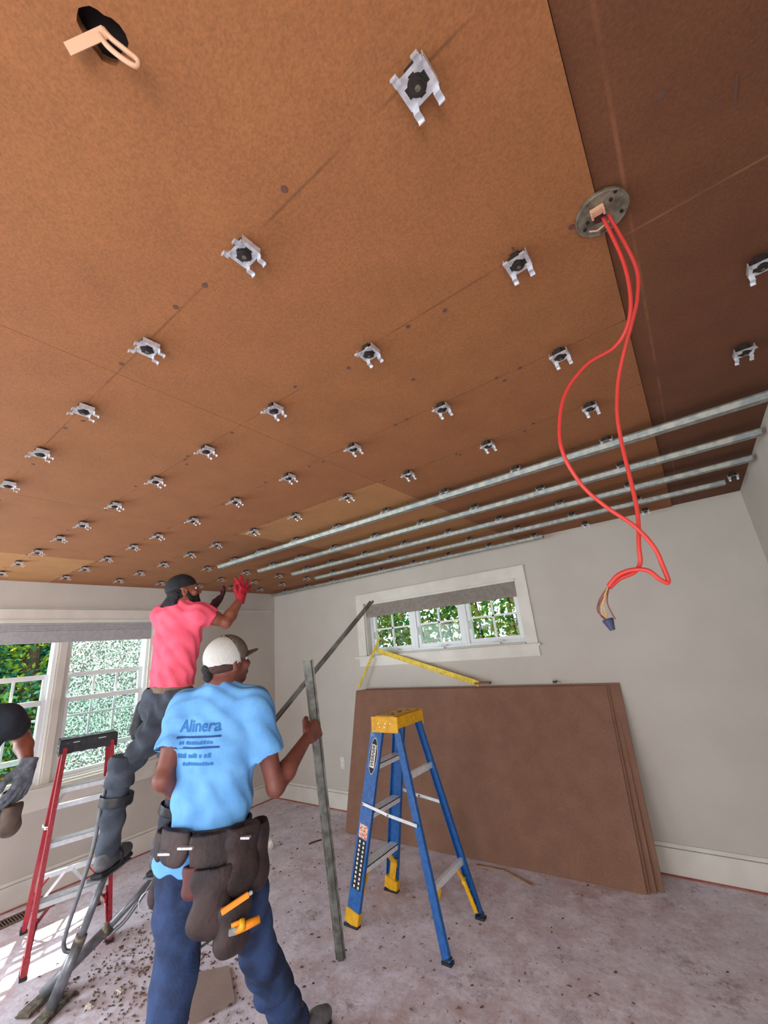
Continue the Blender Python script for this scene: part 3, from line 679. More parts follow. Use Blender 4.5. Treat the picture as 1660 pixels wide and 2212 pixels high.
# yellow drywall square
r = empty('drywall_square', (1.76,-.06,1.58)); tag(r, 'yellow drywall T-square resting on the boards and the window sill', 'square')
def wp(o, parent): o.matrix_parent_inverse = Matrix.Translation(-parent.location); return o
wp(MB().bar((1.775,-.062,1.585),(2.93,-.095,1.225), .004, .048, up=(.3,0,1)).build('blade', 'square', r), r)
hd_ = wp(MB().bar((1.84,-.068,1.715),(1.52,-.100,1.215), .006, .026, up=(1,0,.3)).build('head', 'square', r), r)
tk = MB(); a = Vector((1.775,-.0655,1.585)); b = Vector((2.93,-.0985,1.225)); d = (b-a).normalized(); nrm = Vector((.3,0,1)); pz = (nrm - d*nrm.dot(d)).normalized()
for k in range(46):
    p = a + d*(.02+k*.0254*.98); h_ = .012 if k % 6 else .024
    tk.bar(p - pz*.022 , p - pz*(.022-h_), .0022, .0012, up=(0,-1,0))
wp(tk.build('graduations', 'ink', r), r)
tk = MB(); a = Vector((1.84,-.0725,1.715)); b = Vector((1.52,-.1045,1.215)); d = (b-a).normalized()
for k in range(20): 
    p = a + d*(.02+k*.0285); q = d.cross(Vector((0,1,0))).normalized(); tk.bar(p - q*.006, p+q*.004, .0022, .0012, up=(0,-1,0))
wp(tk.build('graduations', 'ink', r), r)

# ------------------------------------------------------------------ floor litter
o = MB().box((-.5,-.5,0),(.5,.5,.012)).build('fibreboard_square', 'scrap'); 
q_ = [Vector((1.927, -2.163, 0.012)), Vector((2.077, -2.006, 0.012)), Vector((2.325, -2.137, 0.012)), Vector((2.254, -2.332, 0.012))]
bm = bmesh.new(); top_ = [bm.verts.new(v) for v in q_]; bot_ = [bm.verts.new((v.x,v.y,0)) for v in q_]
bm.faces.new(top_); bm.faces.new(bot_[::-1])
for k in range(4): bm.faces.new([top_[k], bot_[k], bot_[(k+1)%4], top_[(k+1)%4]])
bmesh.ops.recalc_face_normals(bm, faces=bm.faces); bm.to_mesh(o.data); bm.free()
tag(o, 'square grey-brown fibreboard offcut lying on the dusty floor behind the man in blue', 'offcut')
def crumple(name, loc, s, m, label, cat, grp=None):
    bm = bmesh.new(); bmesh.ops.create_icosphere(bm, subdivisions=3, radius=1)
    for v in bm.verts:
        k = 1 + .35*noise.noise(v.co*2.1 + Vector(loc)*7) + .2*noise.noise(v.co*6); v.co = Vector((v.co.x*s[0]*k, v.co.y*s[1]*k, max(-.2, v.co.z)*s[2]*k))
    me = bpy.data.meshes.new(name); zmin = min(v.co.z for v in bm.verts); bmesh.ops.translate(bm, verts=bm.verts[:], vec=(0,0,-zmin)); bm.to_mesh(me); bm.free()
    o = link(name, me, m); o.location = loc; tag(o, label, cat, grp)
crumple('plaster_lump', (1.693, -2.407, 0.000), (.024,.018,.012), 'paper', 'white plaster lump on the sawdust, nearer the fibreboard offcut', 'debris', 'white lumps on the floor')
crumple('plaster_lump', (1.659, -2.536, -0.000), (.026,.018,.012), 'paper', 'white plaster lump on the sawdust at the bottom left of the floor', 'debris', 'white lumps on the floor')
crumple('crumpled_paper', (1.084, -0.927, 0.000), (.030,.022,.05), 'paper', 'crumpled pale paper on the floor right of the man in blue', 'debris')
for (a, b, lab) in (((2.854, -0.434, 0.004), (3.073, -0.418, 0.004), 'thin pale wood strip lying along the foot of the boards'), ((3.086, -0.426, 0.004), (3.301, -0.519, 0.004), 'short pale wood strip pointing away from the foot of the boards')):
    o = MB().bar(a, b, .022, .008).build('wood_strip', 'wood', bevel=.001); tag(o, lab, 'wood strip')
o = MB().tube(spline([(1.365, -0.733, 0.006), (1.383, -0.682, 0.008), (1.413, -0.624, 0.006)], 4), .006, 6).build('wood_sliver', 'sliver'); tag(o, 'dark wood sliver alone on the dusty floor near the standing channel', 'debris')
def slivers(name, n, boxes, label):
    mb = MB()
    for i in range(n):
        cx, cy, sx, sy = boxes[i % len(boxes)]
        x = rnd.gauss(cx, sx); y = rnd.gauss(cy, sy)
        if not (.05 < x < 5.05 and -5.9 < y < -.05): continue
        l = rnd.uniform(.003,.016); a = rnd.gauss(.6,.7); p = Vector((x,y,.002)); dv = Vector((math.cos(a),math.sin(a),0))
        w = rnd.uniform(.0015,.004); zz = rnd.uniform(.001,.007)
        nn = dv.cross(Vector((0,0,1))); v = [mb.b.verts.new(c_) for c_ in (p-dv*l-nn*w*.3+Vector((0,0,-.001)), p+dv*l-nn*w*.2+Vector((0,0,zz)), p+dv*l*.7+nn*w, p-dv*l*.6+nn*w+Vector((0,0,.002)), p+Vector((0,0,zz+.004)))]
        for f in ((0,1,4),(1,2,4),(2,3,4),(3,0,4)): mb.b.faces.new([v[k] for k in f])
    o = mb.build(name, 'sliver'); tag(o, label, 'debris', kind='stuff')
slivers('wood_splinters', 900, [(1.75,-2.35,.28,.16),(1.55,-2.1,.22,.14),(2.1,-2.3,.35,.25)], 'brown splinters and bark crumbs scattered on the floor at bottom left')
slivers('sawdust_crumbs', 260, [(1.9,-1.4,.6,.5),(3.6,-1.3,.7,.6),(3.2,-2.0,.6,.5),(1.6,-.9,.5,.4)], 'sparse dark crumbs over the rest of the dusty floor')

# ------------------------------------------------------------------ outside: ground, trees, hedge
o = B('outdoor_ground', (-30,-22,-1.2), (-.4,30,-1.0), 'ground', kind='structure')
o = B('outdoor_ground', (-.4,.4,-1.2), (20,30,-1.0), 'ground', kind='structure')
def leaves(center, rad, n, size, seed, shell=.55):
    g_ = np.random.default_rng(seed); c = np.array(center); rad = np.array(rad)
    d = g_.normal(size=(n,3)); d /= np.linalg.norm(d,axis=1)[:,None]
    rr = shell + (1-shell)*g_.random(n)[:,None]; lump = 1 + .18*np.sin(d[:,:1]*7+seed)*np.cos(d[:,1:2]*6)
    p = c + d*rad*rr*lump
    a = g_.normal(size=(n,3)); a /= np.linalg.norm(a,axis=1)[:,None]; b = np.cross(a, g_.normal(size=(n,3))); b /= np.linalg.norm(b,axis=1)[:,None]
    s = size*(.6+.8*g_.random(n))[:,None]
    V = np.stack([p-a*s, p+b*s*.45, p+a*s, p-b*s*.45],1).reshape(-1,3)
    return V
def leaf_obj(name, V, m, parent):
    n = len(V)//4; me = bpy.data.meshes.new(name); me.vertices.add(n*4); me.vertices.foreach_set('co', V.astype(np.float32).ravel())
    me.loops.add(n*4); me.loops.foreach_set('vertex_index', np.arange(n*4,dtype=np.int32)); me.polygons.add(n)
    me.polygons.foreach_set('loop_start', np.arange(0,n*4,4,dtype=np.int32)); me.update(); me.validate()
    return link(name, me, m, parent)
def tree(loc, h, rad, m, n, size, seed, label):
    r = empty('tree', loc); tag(r, label, 'tree', 'trees outside the left window')
    tb = MB(); tb.tube([(0,0,0),(.05,.02,h*.3),(-.04,.05,h*.6),(.03,0,h*.85)], [.16,.13,.09,.03], 10)
    for k in range(7):
        a = k*2.4; z = h*(.25+.09*k); tb.tube([(0,0,z),(math.cos(a)*rad*.5,math.sin(a)*rad*.5,z+.35),(math.cos(a)*rad*.8,math.sin(a)*rad*.8,z+.5)], [.05,.03,.01], 6)
    tb.build('trunk', 'bark', r)
    V = []
    for k in range(7):
        a = k*2.4+seed; q = rad*.5 if k else 0
        V.append(leaves((math.cos(a)*q, math.sin(a)*q, h*(.32+.1*k)), (rad*.75,rad*.75,h*.2), n//7, size, seed*10+k, .35))
    tag(leaf_obj('foliage', np.concatenate(V), m, r), kind='stuff')
tree((-3.6,-1.2,-1.0), 4.0, 1.5, 'leaf_dark', 16000, .05, 1, 'dark green tree straight outside the right sash of the left window')
tree((-3.9,-.0,-1.0), 4.3, 1.4, 'leaf_dark', 14000, .05, 2, 'dark green tree behind the man in pink, outside the left window')
tree((-4.4,-2.6,-1.0), 5.2, 1.6, 'leaf_dark', 16000, .055, 3, 'tall dark green tree filling the left sash of the left window')
tree((-3.0,-1.85,-1.0), 4.4, .55, 'leaf_lime', 2400, .045, 4, 'sunlit lime green tree behind the middle post of the left window')
tree((-9.0,-.8,-1.0), 7.0, 2.2, 'leaf_dark', 9000, .1, 5, 'tallest dark tree farthest beyond the left window')
tree((-7.4,2.6,-1.0), 6.0, 1.9, 'leaf_dark', 8000, .1, 6, 'far dark tree seen beside the pink shirt')
r = empty('hedge', (2.4,1.9,-1.0)); tag(r, 'tall leafy green and yellow hedge close outside the small window', 'hedge')
g_ = np.random.default_rng(8); n = 56000
p = np.stack([g_.uniform(-3.4,3.4,n), g_.normal(0,.22,n), g_.uniform(0,4.6,n)],1); p[:,1] += .15*np.sin(p[:,0]*5)*np.cos(p[:,2]*4)
a = g_.normal(size=(n,3)); a /= np.linalg.norm(a,axis=1)[:,None]; b = np.cross(a, g_.normal(size=(n,3))); b /= np.linalg.norm(b,axis=1)[:,None]; s = .045*(.6+.8*g_.random(n))[:,None]
tag(leaf_obj('foliage', np.stack([p-a*s,p+b*s*.5,p+a*s,p-b*s*.5],1).reshape(-1,3), 'leaf_hedge', r), kind='stuff')
mb = MB()
for k in range(14): x = -3.2+k*.49; mb.tube([(x,0,0),(x+.06,.04,1.6),(x-.03,0,3.4)], [.04,.03,.012], 7)
mb.build('stem', 'bark', r)
o = MB().tube([(-1.0,-2.95,-1.0),(-1.0,-2.95,1.05)], .045, 10).build('red_post', 'redpost'); tag(o, 'red upright post outside the left sash behind the gloved arm', 'post')

# ------------------------------------------------------------------ figures: signed-distance fields turned into one continuous surface each
V3 = lambda *a: np.array(a if len(a) > 1 else a[0], float)
def nz(v): v = V3(v); return v/np.linalg.norm(v)
class Field:
    def __init__(s, h=.006): s.h = h; s.ops = []; s.lo = V3(9,9,9); s.hi = -s.lo; s.open = []
    def _b(s, lo, hi, m): s.lo = np.minimum(s.lo, lo-m); s.hi = np.maximum(s.hi, hi+m)
    def sleeve(s, a, b, r1, r2, k=.03):
        a = V3(a); b = V3(b); s._b(np.minimum(a,b), np.maximum(a,b), max(r1,r2)+.02); s.ops.append(('c', a, b, r1, r2, k, 'cut', max(r1,r2))); s.open.append((b, nz(b-a), r2*1.25)); return s
    def cap(s, a, b, r1, r2=None, k=.02, flat=None):
        a = V3(a); b = V3(b); r2 = r1 if r2 is None else r2; m = max(r1, r2)
        s._b(np.minimum(a,b), np.maximum(a,b), m+.02); s.ops.append(('c', a, b, r1, r2, k, flat, m)); return s
    def chain(s, pts, rs, k=.015, flat=None):
        for i in range(len(pts)-1): s.cap(pts[i], pts[i+1], rs[i], rs[i+1], k, flat)
        return s
    def ell(s, c, r, ax, k=.02, sub=False):
        c = V3(c); r = V3(r); m = r.max()
        if not sub: s._b(c, c, m+.02)
        s.ops.append(('e', c, r, np.array(ax), k, sub, m)); return s
    def cut(s, p, n, rad=9., openit=True): 
        s.ops.append(('p', V3(p), nz(n), rad)); 
        if openit: s.open.append((V3(p), nz(n), rad))
        return s
    def fold(s, fn): s.ops.append(('f', fn)); return s
    def grid(s):
        h = s.h; n = np.ceil((s.hi-s.lo)/h).astype(int)+1; f = np.full(n, 1.0, np.float32)
        ax = [s.lo[i] + h*np.arange(n[i]) for i in range(3)]
        def sub(lo, hi):
            i0 = np.clip(np.floor((lo-s.lo)/h).astype(int), 0, n); i1 = np.clip(np.ceil((hi-s.lo)/h).astype(int)+1, 0, n)
            sl = tuple(slice(a, b) for a, b in zip(i0, i1)); g = np.meshgrid(*[ax[i][sl[i]] for i in range(3)], indexing='ij'); return sl, [q.astype(np.float32) for q in g]
        for op in s.ops:
            if op[0] == 'c':
                _, a, b, r1, r2, k, flat, m = op; mm = m+k+4*h
                sl, (X,Y,Z) = sub(np.minimum(a,b)-mm, np.maximum(a,b)+mm)
                if X.size == 0: continue
                ab = b-a; L2 = max(ab@ab, 1e-9); px, py, pz = X-a[0], Y-a[1], Z-a[2]
                t = np.clip((px*ab[0]+py*ab[1]+pz*ab[2])/L2, 0, 1); dx, dy, dz = px-t*ab[0], py-t*ab[1], pz-t*ab[2]
                sc = 1.
                if flat is not None and not isinstance(flat, str):
                    q = nz(flat[0]); e = 1/flat[1]-1; c = (dx*q[0]+dy*q[1]+dz*q[2])*e; dx = dx+c*q[0]; dy = dy+c*q[1]; dz = dz+c*q[2]; sc = (1+flat[1])/2
                d = (np.sqrt(dx*dx+dy*dy+dz*dz) - (r1+(r2-r1)*t))*sc
                if isinstance(flat, str): q = nz(ab); d = np.maximum(d, (X-b[0])*q[0]+(Y-b[1])*q[1]+(Z-b[2])*q[2])
            elif op[0] == 'e':
                _, c, r, A, k, subt, m = op; mm = m+k+4*h; sl, (X,Y,Z) = sub(c-mm, c+mm)
                if X.size == 0: continue
                p = [X-c[0], Y-c[1], Z-c[2]]; q = [(A[i][0]*p[0]+A[i][1]*p[1]+A[i][2]*p[2])/r[i] for i in range(3)]
                k0 = np.sqrt(q[0]**2+q[1]**2+q[2]**2)+1e-6; k1 = np.sqrt((q[0]/r[0])**2+(q[1]/r[1])**2+(q[2]/r[2])**2)+1e-6; d = k0*(k0-1)/k1
                if subt: f[sl] = np.maximum(f[sl], -d); continue
            elif op[0] == 'p':
                _, p, nn, rad = op; sl, (X,Y,Z) = sub(p-rad, p+rad) if rad < 5 else sub(s.lo, s.hi)
                d = (X-p[0])*nn[0]+(Y-p[1])*nn[1]+(Z-p[2])*nn[2]
                if rad < 5: d = np.where((X-p[0])**2+(Y-p[1])**2+(Z-p[2])**2 < rad*rad, d, -1)
                f[sl] = np.maximum(f[sl], d); continue
            else:
                sl, (X,Y,Z) = sub(s.lo, s.hi); f[sl] += op[1](X,Y,Z).astype(np.float32); continue
            o = f[sl]; w = np.clip(.5+.5*(o-d)/k, 0, 1); f[sl] = o+(d-o)*w - k*w*(1-w)
        return np.clip(f, -3*h, 3*h)
    def build(s, name, m, parent, smooth_it=0):
        f = s.grid(); g = openvdb.FloatGrid(); g.background = 3*s.h; g.copyFromArray(np.ascontiguousarray(f)); P, Q = g.convertToQuads(0.0)
        P = P*s.h + s.lo; a, b, c = P[Q[:,0]], P[Q[:,1]], P[Q[:,2]]
        if (np.einsum('ij,ij->i', a, np.cross(b-a, c-a))).sum() < 0 : pass
        nrm = np.cross(P[Q[:,2]]-P[Q[:,0]], P[Q[:,3]]-P[Q[:,1]]); cen = P[Q].mean(1)
        if (nrm*(cen-cen.mean(0))).sum() < 0: Q = Q[:,::-1]; nrm = -nrm
        nrm /= np.linalg.norm(nrm, axis=1)[:,None]+1e-12; keep = np.ones(len(Q), bool)
        for p, nn, rad in s.open:
            q = cen-p; keep &= ~((np.abs(q@nn) < s.h*.75) & (nrm@nn > .8) & ((q**2).sum(1) < min(rad, .6)**2))
        Q = np.ascontiguousarray(Q[keep]); me = bpy.data.meshes.new(name)
        me.vertices.add(len(P)); me.vertices.foreach_set('co', P.astype(np.float32).ravel()); me.loops.add(len(Q)*4)
        me.loops.foreach_set('vertex_index', Q.astype(np.int32).ravel()); me.polygons.add(len(Q)); me.polygons.foreach_set('loop_start', np.arange(0,len(Q)*4,4,dtype=np.int32))
        me.polygons.foreach_set('use_smooth', np.ones(len(Q), bool)); me.update(); me.validate()
        o = link(name, me, m, parent)
        if parent is not None: o.matrix_parent_inverse = Matrix.Translation(-parent.location)
        return o
def frame(f, u):
    u = nz(u); f = V3(f); f = nz(f - u*(f@u)); r = np.cross(f, u); return r, f, u
def hand(F, wr, d, pn, side, curl=.5, sc=1., k=.006, spread=.12, thumb_in=.4, extra=0.):
    """palm, four unequal fingers with knuckle bends, thumb from the side of the palm. d: along the hand, pn: the way the palm faces, side: the thumb side"""
    wr = V3(wr); d = nz(d); pn = V3(pn); pn = nz(pn-d*(pn@d)); side = V3(side); side = nz(side - d*(side@d) - pn*(side@pn)); e = extra
    P = lambda a, b, c: wr + (d*a + side*b + pn*c)*sc
    for b in (-.026,-.009,.009,.026): F.cap(P(.012,b*.75,0), P(.082-(abs(b-.009))*.25,b,0), (.0155+e)*sc, (.0125+e)*sc, .012)
    kn = {.029:(.040,.026,.021), .010:(.045,.029,.023), -.010:(.041,.027,.021), -.028:(.032,.020,.018)}
    for b, L in kn.items():
        p = P(.084-abs(b-.009)*.28, b, -.002); a = curl*.75 + abs(b)*2*0; dd = d + side*b*spread/.03*1.0
        for i, l in enumerate(L):
            ang = a*(i+1) if i < 2 else a*2.6
            v = nz(dd*math.cos(ang) + pn*math.sin(ang)); q = p + v*l*sc; F.cap(p, q, (.0098-.001*i+e)*sc, (.0090-.001*i+e)*sc, k); p = q
    p0 = P(.018,.024,.006); p1 = p0 + nz(d*.75+side*.75+pn*.35)*.040*sc; p2 = p1 + nz(d*.9+side*(.35-thumb_in)+pn*(.2+thumb_in))*.032*sc; p3 = p2 + nz(d*.8-side*thumb_in*.8+pn*(.2+thumb_in*1.3))*.026*sc
    F.cap(p0,p1,(.016+e)*sc,(.0125+e)*sc,.012); F.cap(p1,p2,(.0115+e)*sc,(.0105+e)*sc,k); F.cap(p2,p3,(.0105+e)*sc,(.0085+e)*sc,k)
def headf(F, c, f, u, neck):
    r, f, u = frame(f, u); P = lambda a, b, d: V3(c) + r*a + f*b + u*d; A = (r, f, u)
    F.ell(P(0,-.008,.030), (.076,.095,.082), A, .02); F.ell(P(0,.022,-.045), (.058,.068,.062), A, .03); F.ell(P(0,.062,-.085), (.026,.022,.020), A, .025)
    F.cap(P(0,.086,.018), P(0,.108,-.022), .009, .015, .012); F.cap(P(-.012,.096,-.026), P(.012,.096,-.026), .009, .009, .008)
    F.cap(P(-.034,.077,.026), P(.034,.077,.026), .012, .012, .014)
    for sx in (-1,1):
        F.ell(P(sx*.032,.089,.006), (.016,.012,.011), A, .004, sub=True); F.ell(P(sx*.042,.066,-.025), (.022,.02,.018), A, .02)
        F.ell(P(sx*.077,-.004,-.008), (.009,.020,.032), A, .008); F.ell(P(sx*.083,.002,-.006), (.004,.010,.017), A, .002, sub=True)
    F.cap(P(-.022,.088,-.052), P(.022,.088,-.052), .0065, .0065, .006); F.cap(P(-.018,.087,-.062), P(.018,.087,-.062), .007, .007, .006)
    F.chain([P(0,-.022,-.05), V3(neck)+u*.0], [.056,.060], .035)
    return P, A
def eyes(P, parent):
    for sx in (-1,1):
        bm = bmesh.new(); bmesh.ops.create_uvsphere(bm, u_segments=12, v_segments=8, radius=.0098)
        me = bpy.data.meshes.new('eye'); bm.to_mesh(me); bm.free(); o = link('eye', me, 'sash', parent); o.location = P(sx*.032,.078,.006) - V3(parent.location)
        bm = bmesh.new(); bmesh.ops.create_uvsphere(bm, u_segments=10, v_segments=6, radius=.005)
        me = bpy.data.meshes.new('iris'); bm.to_mesh(me); bm.free(); q = link('iris', me, 'dark', o); q.location = (P(sx*.032,.0845,.006) - P(sx*.032,.078,.006))
def body(root, J, m, h=.0055, hands=()):
    """one continuous skin surface from head to feet"""
    F = Field(h); f, u, r = J['f'], J['u'], J['r']; fl = (f, .66)
    F.chain([J['P'], J['P']+(J['N']-J['P'])*.35, J['P']+(J['N']-J['P'])*.75], [.125,.115,.145], .05, fl)
    F.cap(J['SL']-u*.03, J['SR']-u*.03, .052, .052, .05); F.cap(J['N']-u*.02, J['N']+u*.03, .056, .054, .04)
    for s_ in 'LR':
        F.cap(J['N']-u*.01, J['S'+s_], .048, .045, .03)
        F.chain([J['S'+s_]-u*.01, J['S'+s_]*.45+J['E'+s_]*.55, J['E'+s_]], [.050,.044,.037], .03)
        F.chain([J['E'+s_], J['E'+s_]*.7+J['W'+s_]*.3, J['W'+s_]], [.038,.042,.0255], .02)
        F.chain([J['H'+s_], J['H'+s_]*.5+J['K'+s_]*.5, J['K'+s_]], [.070,.060,.042], .03)
        F.chain([J['K'+s_], J['K'+s_]*.65+J['A'+s_]*.35, J['A'+s_]], [.042,.046,.032], .03)
        F.cap(J['A'+s_]+J['foot'+s_]*-.03-V3(0,0,.03), J['A'+s_]+J['foot'+s_]*.13-V3(0,0,.045), .032, .026, .02)
    P, A = headf(F, J['head'], J['hf'], J['hu'], J['N'])
    for a in hands: hand(F, *a[0], **a[1])
    o = F.build('body', m, root); eyes(P, root); return P, A
def hem_fold(J, amp, freq, seed=0):
    freq *= 2.3; amp *= .8
    r, f, u, N = J['r'], J['f'], J['u'], J['N']
    def fn(X,Y,Z):
        a = (X-N[0])*r[0]+(Y-N[1])*r[1]+(Z-N[2])*r[2]; b = (X-N[0])*u[0]+(Y-N[1])*u[1]+(Z-N[2])*u[2]; c = (X-N[0])*f[0]+(Y-N[1])*f[1]+(Z-N[2])*f[2]
        w = np.clip(-b/.5, 0, 1)
        return amp*(np.sin(freq*(a*1.1+b*.75+.05*np.sin(9*b+seed))+seed)*w + .8*np.sin(freq*.8*(a*.5-b*1.1+.06*np.sin(11*a+seed))+2*seed)*(.25+w) + .5*np.sin(freq*1.9*(c+.5*b+.03*np.sin(14*a))+seed))
    return fn
def shirt(root, J, m, name, hem, slv=.6, amp=.006, seed=1., loose=0., h=.006):
    F = Field(h); f, u, r = J['f'], J['u'], J['r']; fl = (f, .68); P, N = J['P'], J['N']; L = loose
    F.cap(P-u*.10, P+(N-P)*.3, .156+L, .148+L, .05, (f,.80)); F.chain([P+(N-P)*.3, P+(N-P)*.62, P+(N-P)*.80], [.148+L,.168+L,.155], .05, fl)
    F.cap(J['SL']-u*.045, J['SR']-u*.045, .066, .066, .05)
    for s_ in 'LR':
        F.cap(N-u*.030, J['S'+s_]-u*.012, .058, .054, .05)
        e = J['S'+s_] + (J['E'+s_]-J['S'+s_])*slv; m_ = J['S'+s_]*.55+e*.45; F.cap(J['S'+s_]-u*.012, m_, .060, .062, .04); F.sleeve(J['S'+s_]*.8+m_*.2, e, .060, .068+L*.6, .03)
    F.cap(N-u*.02, N+u*.004, .066, .064, .025)
    F.fold(hem_fold(J, amp, 26, seed))
    F.cut(P+u*hem, -u, 9.)
    return F.build(name, m, root)
def collar(root, J, m, parent):
    r, f, u, N = J['r'], J['f'], J['u'], J['N']
    pts = [N + u*.012 + r*.066*math.cos(t) + f*(.060*math.sin(t)+.004) - u*.022*max(0, math.sin(t)) for t in [2*math.pi*k/28 for k in range(28)]]
    o = MB().tube([tuple(p) for p in pts], .0085, 8, closed=True).build('collar', m, parent, smooth=True)
    o.matrix_parent_inverse = parent.matrix_parent_inverse.copy() if False else Matrix.Translation(-root.location); o.matrix_parent_inverse = Matrix.Translation(-root.location) if parent is root else Matrix.Identity(4)
    return o
def trousers(root, J, m, top, loose=.0, amp=.0065, seed=2., h=.006, cuff=None):
    F = Field(h); f, u, r = J['f'], J['u'], J['r']; P = J['P']; L = loose
    F.cap(P+u*.10, P-u*.04, .128, .138, .04, (f,.74))
    for s_ in 'LR':
        H_, K_, A_ = J['H'+s_], J['K'+s_], J['A'+s_]; c_ = K_*.0+A_
        F.chain([H_+u*.02, H_*.55+K_*.45, K_], [.104+L,.090+L,.072+L], .05)
        F.chain([K_, K_*.6+A_*.4, c_], [.072+L,.070+L,.066+L], .03)
        F.ell(H_-f*.045-u*.01, (.085,.085,.10), (r,f,u), .04)
    def fn(X,Y,Z):
        return amp*(np.sin(66*(Z+.25*X+.04*np.sin(17*X+seed))+seed)*(.6+.4*np.sin(5*Z+seed))+.7*np.sin(48*(Y-.6*Z+.05*np.sin(13*Z))+seed))
    F.fold(fn)
    F.cut(P+u*top, u, 9.)
    for s_ in 'LR': F.cut(J['A'+s_]+nz(J['A'+s_]-J['K'+s_])*.02, J['A'+s_]-J['K'+s_], .13)
    return F.build('trousers', m, root)
def boots(root, J, m, s_):
    F = Field(.006); a = J['A'+s_]; d = J['foot'+s_]; n_ = nz(a-J['K'+s_])
    F.cap(a+V3(0,0,.05), a-V3(0,0,.03), .050, .045, .02); F.cap(a-d*.035-V3(0,0,.045), a+d*.14-V3(0,0,.055), .040, .036, .03); F.cap(a+d*.13-V3(0,0,.055), a+d*.18-V3(0,0,.058), .04, .032, .02)
    F.cut(a-V3(0,0,.085), (0,0,-1), 9., openit=False)
    o = F.build('boot', m, root); q = MB(); c = a-V3(0,0,.085)
    x = V3(-d[1],d[0],0); q.b.verts.new
    pts = [c-d*.07-x*.03, c-d*.08+x*.03, c+d*.06+x*.042, c+d*.19+x*.034, c+d*.215, c+d*.19-x*.036, c+d*.06-x*.042]
    lo = [q.b.verts.new(p-V3(0,0,.014)) for p in pts]; hi = [q.b.verts.new(p+V3(0,0,.004)) for p in pts]; q.b.faces.new(lo); q.b.faces.new(hi)
    for k in range(len(pts)): q.b.faces.new([lo[k], lo[(k+1)%7], hi[(k+1)%7], hi[k]])
    s = q.build('sole', 'black', o, bevel=.003); return o
def band(root, J, c, hgt, rx, m, name, fl=.72, th=.006, tilt=None, par=None):
    """a belt: elliptical ring round the waist"""
    r, f, u = J['r'], J['f'], J['u'] if tilt is None else nz(tilt); mb = MB(); n = 48; rows = []
    for (dr, dz) in ((0,-hgt/2),(th,-hgt/2),(th,hgt/2),(0,hgt/2)):
        rows.append([mb.b.verts.new(V3(c)+r*(rx+dr)*math.cos(t)+f*((rx*fl)+dr)*math.sin(t)+u*dz) for t in [2*math.pi*k/n for k in range(n)]])
    for i in range(4):
        A, B_ = rows[i], rows[(i+1)%4]
        for k in range(n): mb.b.faces.new([A[k], A[(k+1)%n], B_[(k+1)%n], B_[k]])
    o = mb.build(name, m, par or root, smooth=False)
    if par is None: o.matrix_parent_inverse = Matrix.Translation(-root.location)
    return o
def pouch(parent, c, out, up, w, hgt, dep, m, root, flap=True):
    """leather pouch: rounded bag with an open top edge and stitched flap. out: away from the body"""
    up = nz(up); out = V3(out); out = nz(out-up*(out@up)); s = np.cross(up, out); c = V3(c)
    F = Field(.005)
    F.cap(c+s*(w*.28)+up*hgt*.3, c-s*(w*.28)+up*hgt*.3, w*.24, w*.24, .03, (out, dep/w)); 
    F.cap(c+s*(w*.22)-up*hgt*.28, c-s*(w*.22)-up*hgt*.28, w*.26, w*.26, .03, (out, dep/w*1.1))
    F.cap(c+up*hgt*.3, c-up*hgt*.28, w*.34, w*.36, .05, (out, dep/w*1.1))
    F.fold(lambda X,Y,Z: .002*np.sin(60*X+9)*np.sin(50*Z)+.002*np.sin(45*Y-30*Z))
    F.cut(c+up*hgt*.46, up, 9., openit=False)
    F.ell(c+up*hgt*.52, (w*.42, dep*.34, hgt*.16), (s,out,up), .01, sub=True)
    o = F.build('pouch', m, parent)
    o.matrix_parent_inverse = Matrix.Identity(4)
    return o
def joints(P, N, f, sw=.185, hw=.09):
    u = nz(V3(N)-V3(P)); r, f, u = frame(f, u); J = dict(P=V3(P), N=V3(N), f=f, u=u, r=r)
    J['SR'] = J['N'] - u*.045 + r*sw; J['SL'] = J['N'] - u*.045 - r*sw; J['HR'] = J['P']+r*hw-u*.03; J['HL'] = J['P']-r*hw-u*.03
    J['footL'] = J['footR'] = nz(V3(f[0],f[1],0)); return J

# ---------------- man in the pink shirt on stilts
root = empty('person', (1.527, -2.666, -0.000)); tag(root, 'person in a pink T-shirt and backwards black cap on stilts, reaching to the ceiling', 'person')
J = joints((1.691, -2.239, 1.420), (1.742, -2.229, 2.021), (-.30,.95,0), sw=.165)
J['head'] = V3((1.745, -2.223, 2.119)) ; J['hf'] = nz((.35,.94,.30)); J['hu'] = nz((-.05,-.20,1))
J['ER'] = V3((1.960, -2.014, 1.878)); J['WR'] = V3((1.948, -1.888, 2.050)); J['EL'] = V3((1.548, -1.919, 1.944)); J['WL'] = V3((1.540, -1.855, 2.055))
J['KR'] = V3((1.662, -2.490, 1.044)); J['AR'] = V3((1.631, -2.511, 0.655)); J['KL'] = V3((1.612, -2.089, 0.851)); J['AL'] = V3((1.530, -2.158, 0.508))
J['footR'] = nz((-.55,.83,0)); J['footL'] = nz((-.5,.86,0))
view = nz(V3(J['N'])-V3(4.66,-3.77,1.62)); vr = nz(np.cross(view,(0,0,1)))
hR = dict(d=(vr*.25+V3(0,0,1)), pn=view*.5+vr*-.4, side=vr*-1)
hL = dict(d=(vr*.75+V3(0,0,.8)), pn=(0,0,1), side=-vr+V3(0,0,.6))
Pf, A_ = body(root, J, 'skin', hands=[((J['WR'], hR['d'], hR['pn'], hR['side']), dict(curl=.25, spread=1.1, sc=1.0, thumb_in=-.1, extra=-.002)), ((J['WL'], hL['d'], hL['pn'], hL['side']), dict(curl=.5, sc=1.0, spread=.3, thumb_in=-.1, extra=-.002))])
